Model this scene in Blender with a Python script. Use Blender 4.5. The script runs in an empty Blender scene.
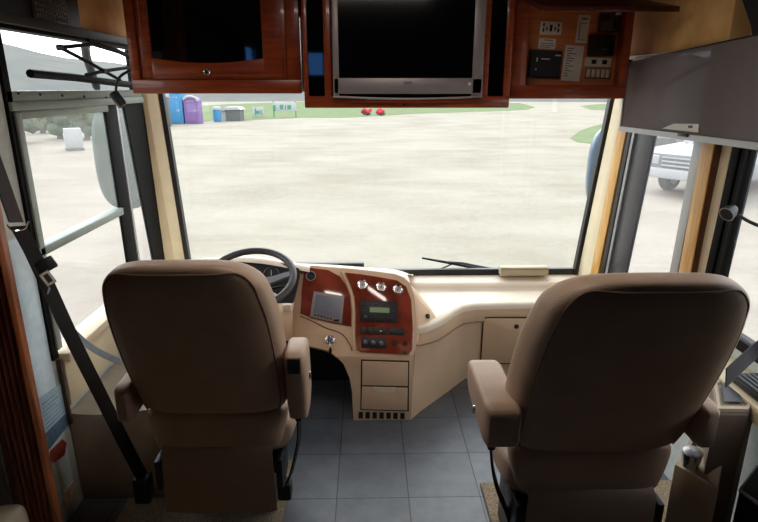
import bpy, bmesh, math, random
from mathutils import Vector, Matrix
random.seed(7)
scn = bpy.context.scene
col = scn.collection
# ------------------------------------------------------------------ survey of the place (camera model used to take measurements)
F = 570.0; PIT = math.radians(16.9); YAW = math.radians(1.2); EYE = 1.65
def ray(px, py):
    u = (px-379)/F; v = (261-py)/F
    fw = math.cos(PIT)+v*math.sin(PIT); up = -math.sin(PIT)+v*math.cos(PIT)
    return Vector((u*math.cos(YAW)+fw*math.sin(YAW), fw*math.cos(YAW)-u*math.sin(YAW), up))
ORG = Vector((0, 0, EYE))
def PX(px, py, X): d = ray(px, py); return ORG+d*(X/d.x)
def PY(px, py, Y): d = ray(px, py); return ORG+d*(Y/d.y)
def PZ(px, py, Z): d = ray(px, py); return ORG+d*((Z-EYE)/d.z)
def PN(px, py, p0, n):
    d = ray(px, py); return ORG+d*((p0-ORG).dot(n)/d.dot(n))

# ------------------------------------------------------------------ materials
def rgb(r, g, b):
    f = lambda c: (c/255/12.92) if c/255 <= .04045 else ((c/255+.055)/1.055)**2.4
    return (f(r), f(g), f(b), 1)
MATS = {}
def mat(name, c, rough=.5, metal=0, var=.12, scale=8, bump=0, bscale=60, stretch=(1,1,1), spec=.5, coat=0, c2=None, emit=None, estr=0, transm=None):
    if name in MATS: return MATS[name]
    m = bpy.data.materials.new(name); m.use_nodes = True
    nt = m.node_tree; N = nt.nodes; L = nt.links
    b = N['Principled BSDF']
    b.inputs['Roughness'].default_value = rough; b.inputs['Metallic'].default_value = metal
    b.inputs['Specular IOR Level'].default_value = spec
    if coat: b.inputs['Coat Weight'].default_value = coat; b.inputs['Coat Roughness'].default_value = .08
    tc = N.new('ShaderNodeTexCoord'); mp = N.new('ShaderNodeMapping'); L.new(tc.outputs['Object'], mp.inputs['Vector'])
    mp.inputs['Scale'].default_value = stretch
    nz = N.new('ShaderNodeTexNoise'); nz.inputs['Scale'].default_value = scale; nz.inputs['Detail'].default_value = 5
    L.new(mp.outputs['Vector'], nz.inputs['Vector'])
    rp = N.new('ShaderNodeValToRGB')
    if c2 is None:
        lo = tuple(max(0, x*(1-var)) for x in c[:3])+(1,); hi = tuple(min(1, x*(1+var)) for x in c[:3])+(1,)
    else: lo, hi = c2, c
    rp.color_ramp.elements[0].position = .35; rp.color_ramp.elements[1].position = .65
    rp.color_ramp.elements[0].color = lo; rp.color_ramp.elements[1].color = hi
    L.new(nz.outputs['Fac'], rp.inputs['Fac']); L.new(rp.outputs['Color'], b.inputs['Base Color'])
    if bump:
        n2 = N.new('ShaderNodeTexNoise'); n2.inputs['Scale'].default_value = bscale; n2.inputs['Detail'].default_value = 3
        L.new(tc.outputs['Object'], n2.inputs['Vector'])
        bp = N.new('ShaderNodeBump'); bp.inputs['Strength'].default_value = bump; bp.inputs['Distance'].default_value = .004
        L.new(n2.outputs['Fac'], bp.inputs['Height']); L.new(bp.outputs['Normal'], b.inputs['Normal'])
    if emit: b.inputs['Emission Color'].default_value = emit; b.inputs['Emission Strength'].default_value = estr
    MATS[name] = m
    return m
def glass_mat(name, tint, refl=.06, rough=0.0, haze=0.0):
    m = bpy.data.materials.new(name); m.use_nodes = True
    nt = m.node_tree; N = nt.nodes; L = nt.links; N.remove(N['Principled BSDF'])
    t = N.new('ShaderNodeBsdfTransparent'); t.inputs['Color'].default_value = tint
    g = N.new('ShaderNodeBsdfGlossy'); g.inputs['Roughness'].default_value = rough
    mx = N.new('ShaderNodeMixShader'); mx.inputs['Fac'].default_value = refl
    L.new(t.outputs[0], mx.inputs[1]); L.new(g.outputs[0], mx.inputs[2])
    last = mx
    if haze:
        d = N.new('ShaderNodeBsdfTranslucent'); d.inputs['Color'].default_value = (.8, .8, .8, 1)
        nz = N.new('ShaderNodeTexNoise'); nz.inputs['Scale'].default_value = 3
        mu = N.new('ShaderNodeMath'); mu.operation = 'MULTIPLY'; mu.inputs[1].default_value = haze*2
        L.new(nz.outputs['Fac'], mu.inputs[0])
        m2 = N.new('ShaderNodeMixShader'); L.new(mu.outputs[0], m2.inputs['Fac'])
        L.new(mx.outputs[0], m2.inputs[1]); L.new(d.outputs[0], m2.inputs[2]); last = m2
    L.new(last.outputs[0], N['Material Output'].inputs['Surface'])
    return m
def wood_mat(name, c, dark, rough=.35, coat=.3, axis='X', spec=.5):
    st = {'X': (1.2, 14, 14), 'Z': (14, 14, 1.2), 'Y': (14, 1.2, 14)}[axis]
    return mat(name, c, rough=rough, coat=coat, c2=dark, scale=5, stretch=st, spec=spec)
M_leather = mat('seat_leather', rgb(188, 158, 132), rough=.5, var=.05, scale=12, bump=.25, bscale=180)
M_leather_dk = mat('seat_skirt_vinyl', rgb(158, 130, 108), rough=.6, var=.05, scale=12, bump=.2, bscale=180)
M_pip = mat('piping', rgb(132, 108, 90), rough=.6)
M_cream = mat('dash_cream', rgb(232, 198, 162), rough=.5, var=.03, scale=6, bump=.12, bscale=350)
M_cream_l = mat('ledge_cream', rgb(238, 220, 196), rough=.5, var=.03, scale=6, bump=.12, bscale=350)
M_groove = mat('groove', rgb(58, 38, 28), rough=.8)
M_cherry = wood_mat('cherry_wood', rgb(158, 70, 32), rgb(126, 50, 21), rough=.32, axis='X')
M_cherry_in = wood_mat('cabinet_inside_wood', rgb(216, 136, 84), rgb(200, 118, 68), rough=.5, coat=0)
M_burl = mat('burl_wood_panel', rgb(150, 66, 46), rough=.1, c2=rgb(110, 42, 30), scale=9, coat=.8)
M_gold = wood_mat('oak_trim', rgb(236, 184, 96), rgb(214, 154, 72), rough=.35, axis='Z')
M_post = wood_mat('fluted_post_wood', rgb(196, 116, 68), rgb(128, 66, 36), rough=.4, axis='Z')
M_black = mat('black_plastic', rgb(26, 26, 28), rough=.45, var=.1)
M_blackm = mat('black_metal', rgb(12, 12, 14), rough=.6, spec=.1, var=.1)
M_bglass = mat('dark_tinted_glass', rgb(6, 6, 8), rough=.03, var=0, spec=.5)
M_screen = mat('television_screen', rgb(6, 6, 8), rough=.1, var=0, spec=.4)
M_silver = mat('silver_plastic', rgb(150, 142, 142), rough=.4, metal=.3, var=.03)
M_chrome = mat('chrome', rgb(225, 225, 228), rough=.12, metal=1, var=.02)
M_alu = mat('aluminium', rgb(175, 176, 178), rough=.4, metal=.5, var=.04)
M_winrail = mat('window_rail_grey', rgb(150, 160, 152), rough=.45, metal=.2, var=.05)
M_grey = mat('grey_rubber', rgb(92, 94, 98), rough=.6)
M_wheel = mat('steering_rim', rgb(74, 72, 74), rough=.42, var=.06)
M_spoke = mat('steering_spoke', rgb(120, 122, 128), rough=.4)
M_tan = mat('tan_upholstery', rgb(236, 190, 126), rough=.9, c2=rgb(214, 166, 106), scale=9, bump=.5, bscale=60)
M_wallf = mat('pale_wall_fabric', rgb(206, 212, 208), rough=.9, var=.06, scale=30, bump=.4, bscale=120)
M_walld = mat('wall_lining', rgb(190, 180, 165), rough=.85, var=.05, scale=20, bump=.2, bscale=120)
M_dark = mat('bounce_cut_lining', rgb(82, 68, 58), rough=.9)  # kept dark to cut light bounced onto the seat backs
M_ceil = mat('ceiling_lining', rgb(112, 100, 88), rough=.9, var=.05, bump=.2)
M_pillar = mat('pillar_cream', rgb(222, 206, 172), rough=.55, var=.04)
M_carpet = mat('beige_carpet', rgb(176, 156, 130), rough=1, c2=rgb(120, 102, 82), scale=160, bump=1, bscale=260)
M_web = mat('black_webbing', rgb(22, 21, 22), rough=.7, var=.2, scale=40)
M_webg = mat('grey_webbing', rgb(160, 176, 190), rough=.6, var=.1, scale=40)
M_sleeve = mat('grey_belt_sleeve', rgb(88, 88, 92), rough=.7)
M_paper = mat('white_paper', rgb(232, 224, 214), rough=.8, var=.04)
M_paperb = mat('pale_blue_paper', rgb(176, 205, 220), rough=.6, var=.05)
M_paperd = mat('dark_blue_print', rgb(84, 110, 130), rough=.6, var=.2, scale=60)
M_ink = mat('grey_ink', rgb(110, 104, 100), rough=.8)
M_red = mat('red_print', rgb(150, 60, 44), rough=.7)
M_white = mat('white_plastic', rgb(225, 222, 214), rough=.45, var=.03)
M_offw = mat('off_white_plate', rgb(222, 212, 196), rough=.5, var=.03)
M_lcd = mat('radio_display', rgb(96, 120, 84), rough=.3, var=.05, emit=rgb(80, 110, 70), estr=.35)
M_nav = mat('grey_display', rgb(150, 150, 158), rough=.08, c2=rgb(96, 98, 108), scale=3)
M_dialw = mat('dial_white', rgb(226, 226, 222), rough=.3, var=.02)
M_glass = glass_mat('window_glass', (.96, .97, .96, 1), .015)
M_tint = glass_mat('blue_reflection_glass', (.3, .55, .9, 1), .05)  # blue tint put in to colour the reflections in the cabinet glass
M_glassh = glass_mat('hazy_side_glass', (.95, .94, .94, 1), .05, haze=.05)
M_shade = glass_mat('shade_mesh_base', (.2, .2, .23, 1), .0)
def shade_material():
    m = bpy.data.materials.new('dark_sunscreen_mesh'); m.use_nodes = True
    nt = m.node_tree; N = nt.nodes; L = nt.links; b = N['Principled BSDF']
    b.inputs['Base Color'].default_value = rgb(142, 132, 130); b.inputs['Roughness'].default_value = .8
    tl = N.new('ShaderNodeBsdfTranslucent'); tl.inputs['Color'].default_value = rgb(110, 104, 106)
    m0 = N.new('ShaderNodeMixShader'); m0.inputs['Fac'].default_value = .3; L.new(b.outputs[0], m0.inputs[1]); L.new(tl.outputs[0], m0.inputs[2])
    t = N.new('ShaderNodeBsdfTransparent'); t.inputs['Color'].default_value = (.9, .9, 1, 1)
    ck = N.new('ShaderNodeTexNoise'); ck.inputs['Scale'].default_value = 4
    ma = N.new('ShaderNodeMath'); ma.operation = 'MULTIPLY_ADD'; ma.inputs[1].default_value = .12; ma.inputs[2].default_value = .08
    L.new(ck.outputs['Fac'], ma.inputs[0])
    mx = N.new('ShaderNodeMixShader'); L.new(ma.outputs[0], mx.inputs['Fac'])
    L.new(m0.outputs[0], mx.inputs[1]); L.new(t.outputs[0], mx.inputs[2]); L.new(mx.outputs[0], N['Material Output'].inputs['Surface'])
    return m
M_shade = shade_material()
def tile_material():
    m = bpy.data.materials.new('slate_tiles'); m.use_nodes = True
    nt = m.node_tree; N = nt.nodes; L = nt.links; b = N['Principled BSDF']
    tc = N.new('ShaderNodeTexCoord'); mp = N.new('ShaderNodeMapping'); L.new(tc.outputs['Object'], mp.inputs['Vector'])
    # 0.302 m tiles with joints at x=-0.135+0.302k and y=2.003+0.303k
    mp.inputs['Location'].default_value = (.135, -2.003+.303*20, 0)
    br = N.new('ShaderNodeTexBrick'); L.new(mp.outputs['Vector'], br.inputs['Vector'])
    br.offset = 0; br.squash = 1
    br.inputs['Scale'].default_value = 1; br.inputs['Brick Width'].default_value = .302; br.inputs['Row Height'].default_value = .303
    br.inputs['Mortar Size'].default_value = .0028; br.inputs['Mortar Smooth'].default_value = .3; br.inputs['Bias'].default_value = 0
    br.inputs['Color1'].default_value = rgb(92, 96, 102); br.inputs['Color2'].default_value = rgb(104, 108, 114); br.inputs['Mortar'].default_value = rgb(44, 44, 48)
    nz = N.new('ShaderNodeTexNoise'); nz.inputs['Scale'].default_value = 9; nz.inputs['Detail'].default_value = 8; nz.inputs['Roughness'].default_value = .65
    L.new(tc.outputs['Object'], nz.inputs['Vector'])
    mx = N.new('ShaderNodeMix'); mx.data_type = 'RGBA'; mx.blend_type = 'MULTIPLY'; mx.inputs[0].default_value = .75
    rp = N.new('ShaderNodeValToRGB'); rp.color_ramp.elements[0].position = .3; rp.color_ramp.elements[1].position = .7
    rp.color_ramp.elements[0].color = (.5, .52, .56, 1); rp.color_ramp.elements[1].color = (1, 1, 1, 1)
    L.new(nz.outputs['Fac'], rp.inputs['Fac']); L.new(br.outputs['Color'], mx.inputs[6]); L.new(rp.outputs['Color'], mx.inputs[7])
    L.new(mx.outputs[2], b.inputs['Base Color']); b.inputs['Roughness'].default_value = .42
    bp = N.new('ShaderNodeBump'); bp.inputs['Strength'].default_value = .35; bp.inputs['Distance'].default_value = .006
    ad = N.new('ShaderNodeMath'); ad.operation = 'SUBTRACT'; L.new(nz.outputs['Fac'], ad.inputs[0]); L.new(br.outputs['Fac'], ad.inputs[1])
    L.new(ad.outputs[0], bp.inputs['Height']); L.new(bp.outputs['Normal'], b.inputs['Normal'])
    return m
M_tile = tile_material()
def dirt_material():
    m = bpy.data.materials.new('dusty_gravel_lot'); m.use_nodes = True
    nt = m.node_tree; N = nt.nodes; L = nt.links; b = N['Principled BSDF']
    tc = N.new('ShaderNodeTexCoord')
    def noise(scale, stretch, det=6, rot=0):
        mp = N.new('ShaderNodeMapping'); mp.inputs['Scale'].default_value = stretch; mp.inputs['Rotation'].default_value = (0, 0, rot)
        L.new(tc.outputs['Object'], mp.inputs['Vector'])
        n = N.new('ShaderNodeTexNoise'); n.inputs['Scale'].default_value = scale; n.inputs['Detail'].default_value = det; n.inputs['Roughness'].default_value = .62
        L.new(mp.outputs['Vector'], n.inputs['Vector']); return n
    n1 = noise(.3, (1, 1, 1), 8); n2 = noise(.6, (.5, 1.1, 1), 8, .5); n3 = noise(6, (1, 1, 1), 4)
    a = N.new('ShaderNodeMath'); a.operation = 'ADD'; L.new(n1.outputs['Fac'], a.inputs[0]); L.new(n2.outputs['Fac'], a.inputs[1])
    c = N.new('ShaderNodeMath'); c.operation = 'MULTIPLY_ADD'; c.inputs[1].default_value = .5; L.new(n3.outputs['Fac'], c.inputs[0]); L.new(a.outputs[0], c.inputs[2])
    rp = N.new('ShaderNodeValToRGB'); e = rp.color_ramp.elements
    mr = N.new('ShaderNodeMapRange'); mr.inputs['From Min'].default_value = .85; mr.inputs['From Max'].default_value = 1.6; L.new(c.outputs[0], mr.inputs['Value'])
    e[0].position = .2; e[0].color = DIRT[0]; e[1].position = .8; e[1].color = DIRT[1]
    L.new(mr.outputs[0], rp.inputs['Fac']); L.new(rp.outputs['Color'], b.inputs['Base Color'])
    b.inputs['Roughness'].default_value = .95; b.inputs['Specular IOR Level'].default_value = .1
    return m
DIRT = ((.248, .208, .158, 1), (.32, .278, .22, 1))
M_dirt = dirt_material()
M_grass = mat('pale_grass', (.115, .16, .06, 1), rough=1, c2=(.17, .18, .1, 1), scale=.9, spec=.1)
M_hill = mat('grey_scrub_hill', (.125, .122, .112, 1), rough=1, c2=(.155, .148, .13, 1), scale=.12, spec=.1)
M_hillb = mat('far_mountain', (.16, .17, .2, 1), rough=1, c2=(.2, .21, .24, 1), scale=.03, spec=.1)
M_blue = mat('blue_cabin', (.04, .19, .36, 1), rough=.6, var=.06)
M_purple = mat('purple_cabin', (.17, .09, .25, 1), rough=.6, var=.06)
M_exw = mat('outdoor_white', (.36, .36, .36, 1), rough=.6, var=.05)
M_exg = mat('outdoor_grey', (.11, .11, .105, 1), rough=.7, var=.1)
M_exdk = mat('outdoor_dark_glass', (.05, .055, .06, 1), rough=.2)
M_tyre = mat('tyre', (.05, .05, .05, 1), rough=.8)
M_leaf = mat('tree_leaves', (.06, .09, .05, 1), rough=.9, c2=(.13, .15, .1, 1), scale=1.5, spec=.1)
M_exred = mat('red_flowers', (.45, .03, .05, 1), rough=.8)
M_exgreen = mat('green_board', (.05, .22, .13, 1), rough=.6)
M_truck = mat("truck_paint", (.19, .195, .215, 1), rough=.3, var=.03, coat=.5)
M_truckd = mat('truck_grille', (.1, .105, .12, 1), rough=.4, var=.1)
M_mirg = mat('mirror_back_left', rgb(86, 98, 92), rough=.35, var=.06)
M_mirb = mat('mirror_back_right', rgb(92, 112, 130), rough=.3, var=.06)
M_ctrunk = mat('tree_bark', (.09, .07, .05, 1), rough=.9)

# ------------------------------------------------------------------ mesh building
OFF = {}
class MB:
    def __init__(s): s.bm = bmesh.new()
    def merge(s, b2, mtx=None):
        me = bpy.data.meshes.new('t'); b2.to_mesh(me); b2.free()
        if mtx is not None: me.transform(mtx)
        s.bm.from_mesh(me); bpy.data.meshes.remove(me); return s
    def box(s, x0, x1, y0, y1, z0, z1, bev=0, seg=2, mtx=None):
        b = bmesh.new(); bmesh.ops.create_cube(b, size=1)
        for v in b.verts:
            v.co = Vector(((x0+x1)/2+v.co.x*(x1-x0), (y0+y1)/2+v.co.y*(y1-y0), (z0+z1)/2+v.co.z*(z1-z0)))
        if bev: bmesh.ops.bevel(b, geom=b.edges[:], offset=bev, segments=seg, profile=.5, affect='EDGES')
        return s.merge(b, mtx)
    def prism(s, pts, vec, bev=0, seg=2):
        b = bmesh.new(); vec = Vector(vec)
        lo = [b.verts.new(Vector(p)) for p in pts]; hi = [b.verts.new(Vector(p)+vec) for p in pts]
        n = len(pts); b.faces.new(lo); b.faces.new(hi[::-1])
        side = [b.faces.new((lo[i], hi[i], hi[(i+1) % n], lo[(i+1) % n])) for i in range(n)]
        bmesh.ops.recalc_face_normals(b, faces=b.faces[:])
        if bev:
            ed = [e for f in (b.faces[0],) if True for e in b.faces[:][0].edges]+[e for e in b.faces[:][1].edges]
            bmesh.ops.bevel(b, geom=ed, offset=bev, segments=seg, profile=.5, affect='EDGES')
        return s.merge(b)
    def loft(s, rings, close=True, cap=True):
        b = bmesh.new(); R = [[b.verts.new(Vector(p)) for p in r] for r in rings]
        n = len(R[0])
        for i in range(len(R)-1):
            for j in range(n if close else n-1):
                k = (j+1) % n
                b.faces.new((R[i][j], R[i][k], R[i+1][k], R[i+1][j]))
        if cap and close:
            b.faces.new(R[0][::-1]); b.faces.new(R[-1])
        bmesh.ops.recalc_face_normals(b, faces=b.faces[:])
        return s.merge(b)
    def tube(s, path, r, n=8, closed=False):
        P = [Vector(p) for p in path]; rings = []; m = len(P)
        for i, p in enumerate(P):
            a = P[(i-1) % m] if (closed or i > 0) else p; c = P[(i+1) % m] if (closed or i < m-1) else p
            t = (c-a).normalized(); up = Vector((0, 0, 1)) if abs(t.z) < .95 else Vector((1, 0, 0))
            u = t.cross(up).normalized(); w = u.cross(t)
            rr = r[i] if isinstance(r, (list, tuple)) else r
            rings.append([p+u*math.cos(2*math.pi*k/n)*rr+w*math.sin(2*math.pi*k/n)*rr for k in range(n)])
        if closed: rings.append(rings[0])
        return s.loft(rings, cap=not closed)
    def ribbon(s, path, wvecs, th):
        """flat strap: path points, half-width vectors, thickness"""
        rings = []
        P = [Vector(p) for p in path]
        for i, p in enumerate(P):
            w = Vector(wvecs[i] if isinstance(wvecs, list) else wvecs)
            t = (P[min(i+1, len(P)-1)]-P[max(i-1, 0)]).normalized(); nn = w.cross(t).normalized()*th/2
            rings.append([p-w-nn, p+w-nn, p+w+nn, p-w+nn])
        return s.loft(rings)
    def lathe(s, prof, c, axis=(0, 0, 1), n=24):
        """prof: list of (radius, height along axis)"""
        q = Vector((0, 0, 1)).rotation_difference(Vector(axis).normalized())
        rings = [[Vector(c)+q @ Vector((r*math.cos(2*math.pi*k/n), r*math.sin(2*math.pi*k/n), h)) for k in range(n)] for r, h in prof]
        return s.loft(rings)
    def torus(s, c, axis, R, r, n=40, m=10):
        q = Vector((0, 0, 1)).rotation_difference(Vector(axis).normalized())
        rings = []
        for k in range(n):
            a = 2*math.pi*k/n
            rings.append([Vector(c)+q @ Vector(((R+r*math.cos(2*math.pi*j/m))*math.cos(a), (R+r*math.cos(2*math.pi*j/m))*math.sin(a), r*math.sin(2*math.pi*j/m))) for j in range(m)])
        rings.append(rings[0])
        return s.loft(rings, cap=False)
    def blob(s, c, rx, ry, rz, sub=2, jit=0):
        b = bmesh.new(); bmesh.ops.create_icosphere(b, subdivisions=sub, radius=1)
        for v in b.verts:
            k = 1+random.uniform(-jit, jit); v.co = Vector((c[0]+v.co.x*rx*k, c[1]+v.co.y*ry*k, c[2]+v.co.z*rz*k))
        return s.merge(b)
    def grid(s, rows): return s.loft(rows, close=False, cap=False)
    def build(s, name, m, parent=None, loc=None, smooth=True, subsurf=0, solid=0, ang=40):
        off = OFF.get(parent.name, Vector((0, 0, 0))) if parent else Vector(loc or (0, 0, 0))
        me = bpy.data.meshes.new(name)
        bmesh.ops.remove_doubles(s.bm, verts=s.bm.verts[:], dist=1e-6)
        s.bm.to_mesh(me); s.bm.free()
        me.transform(Matrix.Translation(-off))
        me.materials.append(m)
        if smooth:
            me.polygons.foreach_set('use_smooth', [True]*len(me.polygons))
            me.set_sharp_from_angle(angle=math.radians(ang))
        o = bpy.data.objects.new(name, me); col.objects.link(o)
        if parent: o.parent = parent; OFF[o.name] = off
        else: o.location = off; OFF[o.name] = off
        if subsurf: md = o.modifiers.new('sub', 'SUBSURF'); md.levels = md.render_levels = subsurf
        if solid: md = o.modifiers.new('sol', 'SOLIDIFY'); md.thickness = solid
        return o
def tag(o, label=None, cat=None, group=None, kind=None):
    if label: o['label'] = label
    if cat: o['category'] = cat
    if group: o['group'] = group
    if kind: o['kind'] = kind
    return o
def thing(name, label, cat, loc=(0, 0, 0), group=None, kind=None):
    o = bpy.data.objects.new(name, None); col.objects.link(o); o.empty_display_size = .1
    o.location = loc; OFF[o.name] = Vector(loc)
    return tag(o, label, cat, group, kind)
def struct(name, mb, m, **k):
    return tag(mb.build(name, m, **k), kind='structure')
def srect(cx, cy, hx, hy, z, e=4, n=40, fy=None):
    """superellipse ring in the horizontal plane"""
    out = []
    for k in range(n):
        a = 2*math.pi*(k+.5)/n; ca, sa = math.cos(a), math.sin(a)
        out.append(Vector((cx+hx*math.copysign(abs(ca)**(2/e), ca), cy+hy*math.copysign(abs(sa)**(2/e), sa), z)))
    return out
def smoothpath(pts, n=6):
    """Catmull-Rom through points"""
    P = [Vector(p) for p in pts]; out = []
    for i in range(len(P)-1):
        p0 = P[max(i-1, 0)]; p1 = P[i]; p2 = P[i+1]; p3 = P[min(i+2, len(P)-1)]
        for k in range(n):
            t = k/n
            out.append(.5*((2*p1)+(p2-p0)*t+(2*p0-5*p1+4*p2-p3)*t*t+(3*p1-p0-3*p2+p3)*t**3))
    out.append(P[-1]); return out
def text_mesh(s, size, name, m, parent, center, xdir, ydir):
    cu = bpy.data.curves.new('t', 'FONT'); cu.body = s; cu.size = size; cu.align_x = 'CENTER'; cu.align_y = 'CENTER'; cu.extrude = .0006
    t = bpy.data.objects.new('t', cu); col.objects.link(t)
    dg = bpy.context.evaluated_depsgraph_get(); me = bpy.data.meshes.new_from_object(t.evaluated_get(dg))
    bpy.data.objects.remove(t); bpy.data.curves.remove(cu)
    X = Vector(xdir).normalized(); Y = Vector(ydir).normalized(); Z = X.cross(Y)
    mt = Matrix((X, Y, Z)).transposed().to_4x4(); mt.translation = Vector(center)-OFF[parent.name]
    me.transform(mt); me.materials.clear(); me.materials.append(m)
    o = bpy.data.objects.new(name, me); col.objects.link(o); o.parent = parent; OFF[o.name] = OFF[parent.name]; return o

XL, XR = -1.2, 1.32           # inner faces of the side walls
YW = 3.32                     # windshield
ZC = 2.15; YB = -3.5
# ------------------------------------------------------------------ setting
struct('floor', MB().box(XL-.05, XR+.05, YB, 3.4, -.05, 0), M_tile, smooth=False)
struct('ceiling', MB().box(XL-.05, XR+.05, YB, 3.4, ZC, ZC+.05), M_ceil, smooth=False)
_p = PY(251, 57, 2.611); _d = ray(251, 57); _t = (XL-_p.x)/_d.x; WY = _p.y-_d.y*_t; WZc = _p.z+_d.z*_t; WZ0, WZ1 = WZc-.06, WZc+.1
_p = PY(315.5, 60, 2.516); _d = ray(315.5, 60); _t = (2.516-YB)/_d.y; BXc = _p.x+_d.x*_t; BZc = _p.z+_d.z*_t; BX0, BX1, BZ0, BZ1 = BXc-.105, BXc+.105, BZc-.2, min(2.12, BZc+.2)
mb = MB()                                                    # left wall with driver's window and an added rear window
W2 = (1.985, 3.17, .67, 1.845)
mb.box(XL-.05, XL, YB, WY-.3, 0, ZC); mb.box(XL-.05, XL, WY-.3, WY+.3, 0, WZ0); mb.box(XL-.05, XL, WY-.3, WY+.3, WZ1, ZC)
mb.box(XL-.05, XL, WY+.3, W2[0], 0, ZC)
mb.box(XL-.05, XL, W2[0], W2[1], 0, W2[2]); mb.box(XL-.05, XL, W2[0], W2[1], W2[3], ZC); mb.box(XL-.05, XL, W2[1], 3.4, 0, ZC)
struct('wall_left', mb, M_wallf, smooth=False)
mb = MB()                                                    # right wall with two windows
mb.box(XR, XR+.05, YB, 1.15, 0, ZC); mb.box(XR, XR+.05, 1.15, 2.04, 0, .78); mb.box(XR, XR+.05, 1.15, 2.93, 1.81, ZC)
mb.box(XR, XR+.05, 2.04, 2.25, 0, 1.81); mb.box(XR, XR+.05, 2.25, 2.93, 0, .6); mb.box(XR, XR+.05, 2.93, 3.05, 0, ZC); mb.box(XR, XR+.05, 3.05, 3.4, 0, .5)
struct('wall_right', mb, M_wallf, smooth=False)
mb = MB()
mb.box(XL, BX0, YB-.05, YB, 0, ZC); mb.box(BX1, XR, YB-.05, YB, 0, ZC); mb.box(BX0, BX1, YB-.05, YB, 0, BZ0); mb.box(BX0, BX1, YB-.05, YB, BZ1, ZC)
struct('wall_back', mb, M_dark, smooth=False)
mb = MB(); mb.box(XL-.05, XR+.2, YW, YW+.06, -.05, .545); mb.box(XL-.05, XR+.2, YW, YW+.06, 2.02, ZC)
struct('wall_front', mb, M_black, smooth=False)
# windshield
w1 = thing('window_1', None, None, (.06, YW, .55), kind='structure')
MB().box(XL-.02, XR+.12, YW+.02, YW+.028, .545, 2.02).build('pane', M_glass, w1, smooth=False)
def xs_r(z): return 1.282+(z-.566)*.0992
_a, _b = PY(161.6, 95, YW), PY(187.7, 258, YW)
def xs_l(z): return _b.x+(z-_b.z)*(_a.x-_b.x)/(_a.z-_b.z)
mb = MB(); mb.box(XL-.02, XR+.1, YW-.012, YW+.015, .54, .588)
for f, s_ in ((xs_l, -1), (xs_r, 1)):
    mb.loft([[Vector((f(z)+s_*dx, YW+dy, z)) for dx, dy in ((-.014, -.02), (.03, -.02), (.03, .02), (-.014, .02))] for z in (.54, 2.02)])
mb.build('rubber_seal', M_black, w1, smooth=False)
# windshield pillars lean with the glass
_c, _d2 = PX(142.3, 95, XL+.004), PX(165, 258, XL+.004)
def yl(z): return _d2.y+(z-_d2.z)*(_c.y-_d2.y)/(_c.z-_d2.z)
def yg(z): return 3.032+.17*(1.2-z)
def pillar(name, fn):
    mb = MB(); mb.loft([[Vector((x, y, z)) for x, y in fn(z)] for z in (.5, ZC-.002)]); return struct(name, mb, M_pillar)
pillar('trim_1', lambda z: ((xs_l(z)-.012, YW-.012), ((xs_l(z)+XL)/2-.002, (YW+yl(z))/2-.02), (XL+.004, min(yl(z), YW-.03)), (XL-.03, min(yl(z), YW-.03)), (XL-.03, YW-.012)))
pillar('trim_2', lambda z: ((xs_r(z)+.012, YW-.012), ((xs_r(z)+XR)/2-.004, (YW+yg(z))/2-.01), (XR-.004, yg(z)), (XR+.05, yg(z)), (XR+.17, YW-.012)))
def lean(o, k, z0):
    oz = OFF[o.name].z
    for v in o.data.vertices: v.co.y += k*(z0-(v.co.z+oz))
    return o
# driver's window
w2 = thing('window_2', None, None, (XL, 2.6, .67), kind='structure')
xo = XL-.008
MB().box(xo-.003, xo+.003, W2[0]+.02, 2.74, .69, 1.56).build('pane', M_glassh, w2, smooth=False)
MB().box(xo-.003, xo+.003, 2.87, 3.12, .69, 1.56).build('pane', M_glassh, w2, smooth=False)
MB().box(xo-.003, xo+.003, W2[0]+.02, 3.15, 1.635, 1.84).build('pane', M_glass, w2, smooth=False)
mb = MB(); mb.box(XL-.04, XL+.012, W2[0]-.005, W2[0]+.03, .66, 1.85); mb.box(XL-.04, XL+.01, 3.14, 3.18, 1.6, 1.85)
mb.box(XL-.04, XL+.012, W2[0], 3.18, 1.838, 1.852)
mb.build('window_frame', M_blackm, w2, smooth=False)
lean(MB().box(XL-.012, XL+.002, 2.955, 3.2, .66, 1.60).build('front_frame', M_blackm, w2, smooth=False), .17, 1.5)
mb = MB(); mb.box(XL-.02, XL+.02, W2[0]+.02, W2[0]+.055, .69, 1.57, .004); mb.box(XL-.03, XL+.025, W2[0], 3.15, 1.575, 1.605, .004); mb.box(XL-.03, XL+.012, W2[0]+.03, 2.74, 1.545, 1.575, .003)
mb.box(XL-.03, XL+.012, W2[0], 3.17, 1.60, 1.64, .003)
mb.build('window_rail', M_winrail, w2)
mb = MB(); mb.box(XL-.03, XL+.02, 2.0, 2.74, 1.062, 1.096, .004); mb.build('sash_bar', M_winrail, w2)
mb = MB(); mb.box(XL-.012, XL+.002, 2.73, 2.85, .67, 1.575, .004); lean(mb.build('mullion', M_blackm, w2), .04, 1.4)
mb = MB(); mb.box(XL-.012, XL+.003, 2.856, 2.878, .67, 1.575, .003); lean(mb.build('track', M_alu, w2), .04, 1.4)
mb = MB(); mb.box(XL-.04, XL+.05, 2.02, 3.17, .635, .672, .006); mb.build('window_sill', M_pillar, w2)
mb = MB()
for k in range(5): mb.lathe([(0, 0), (.006, 0), (.005, .004), (0, .005)], PX(18+k*22, 93+k*1.2, XL+.012), (1, 0, 0), 8)
mb.build('screw', M_black, w2)
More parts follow.
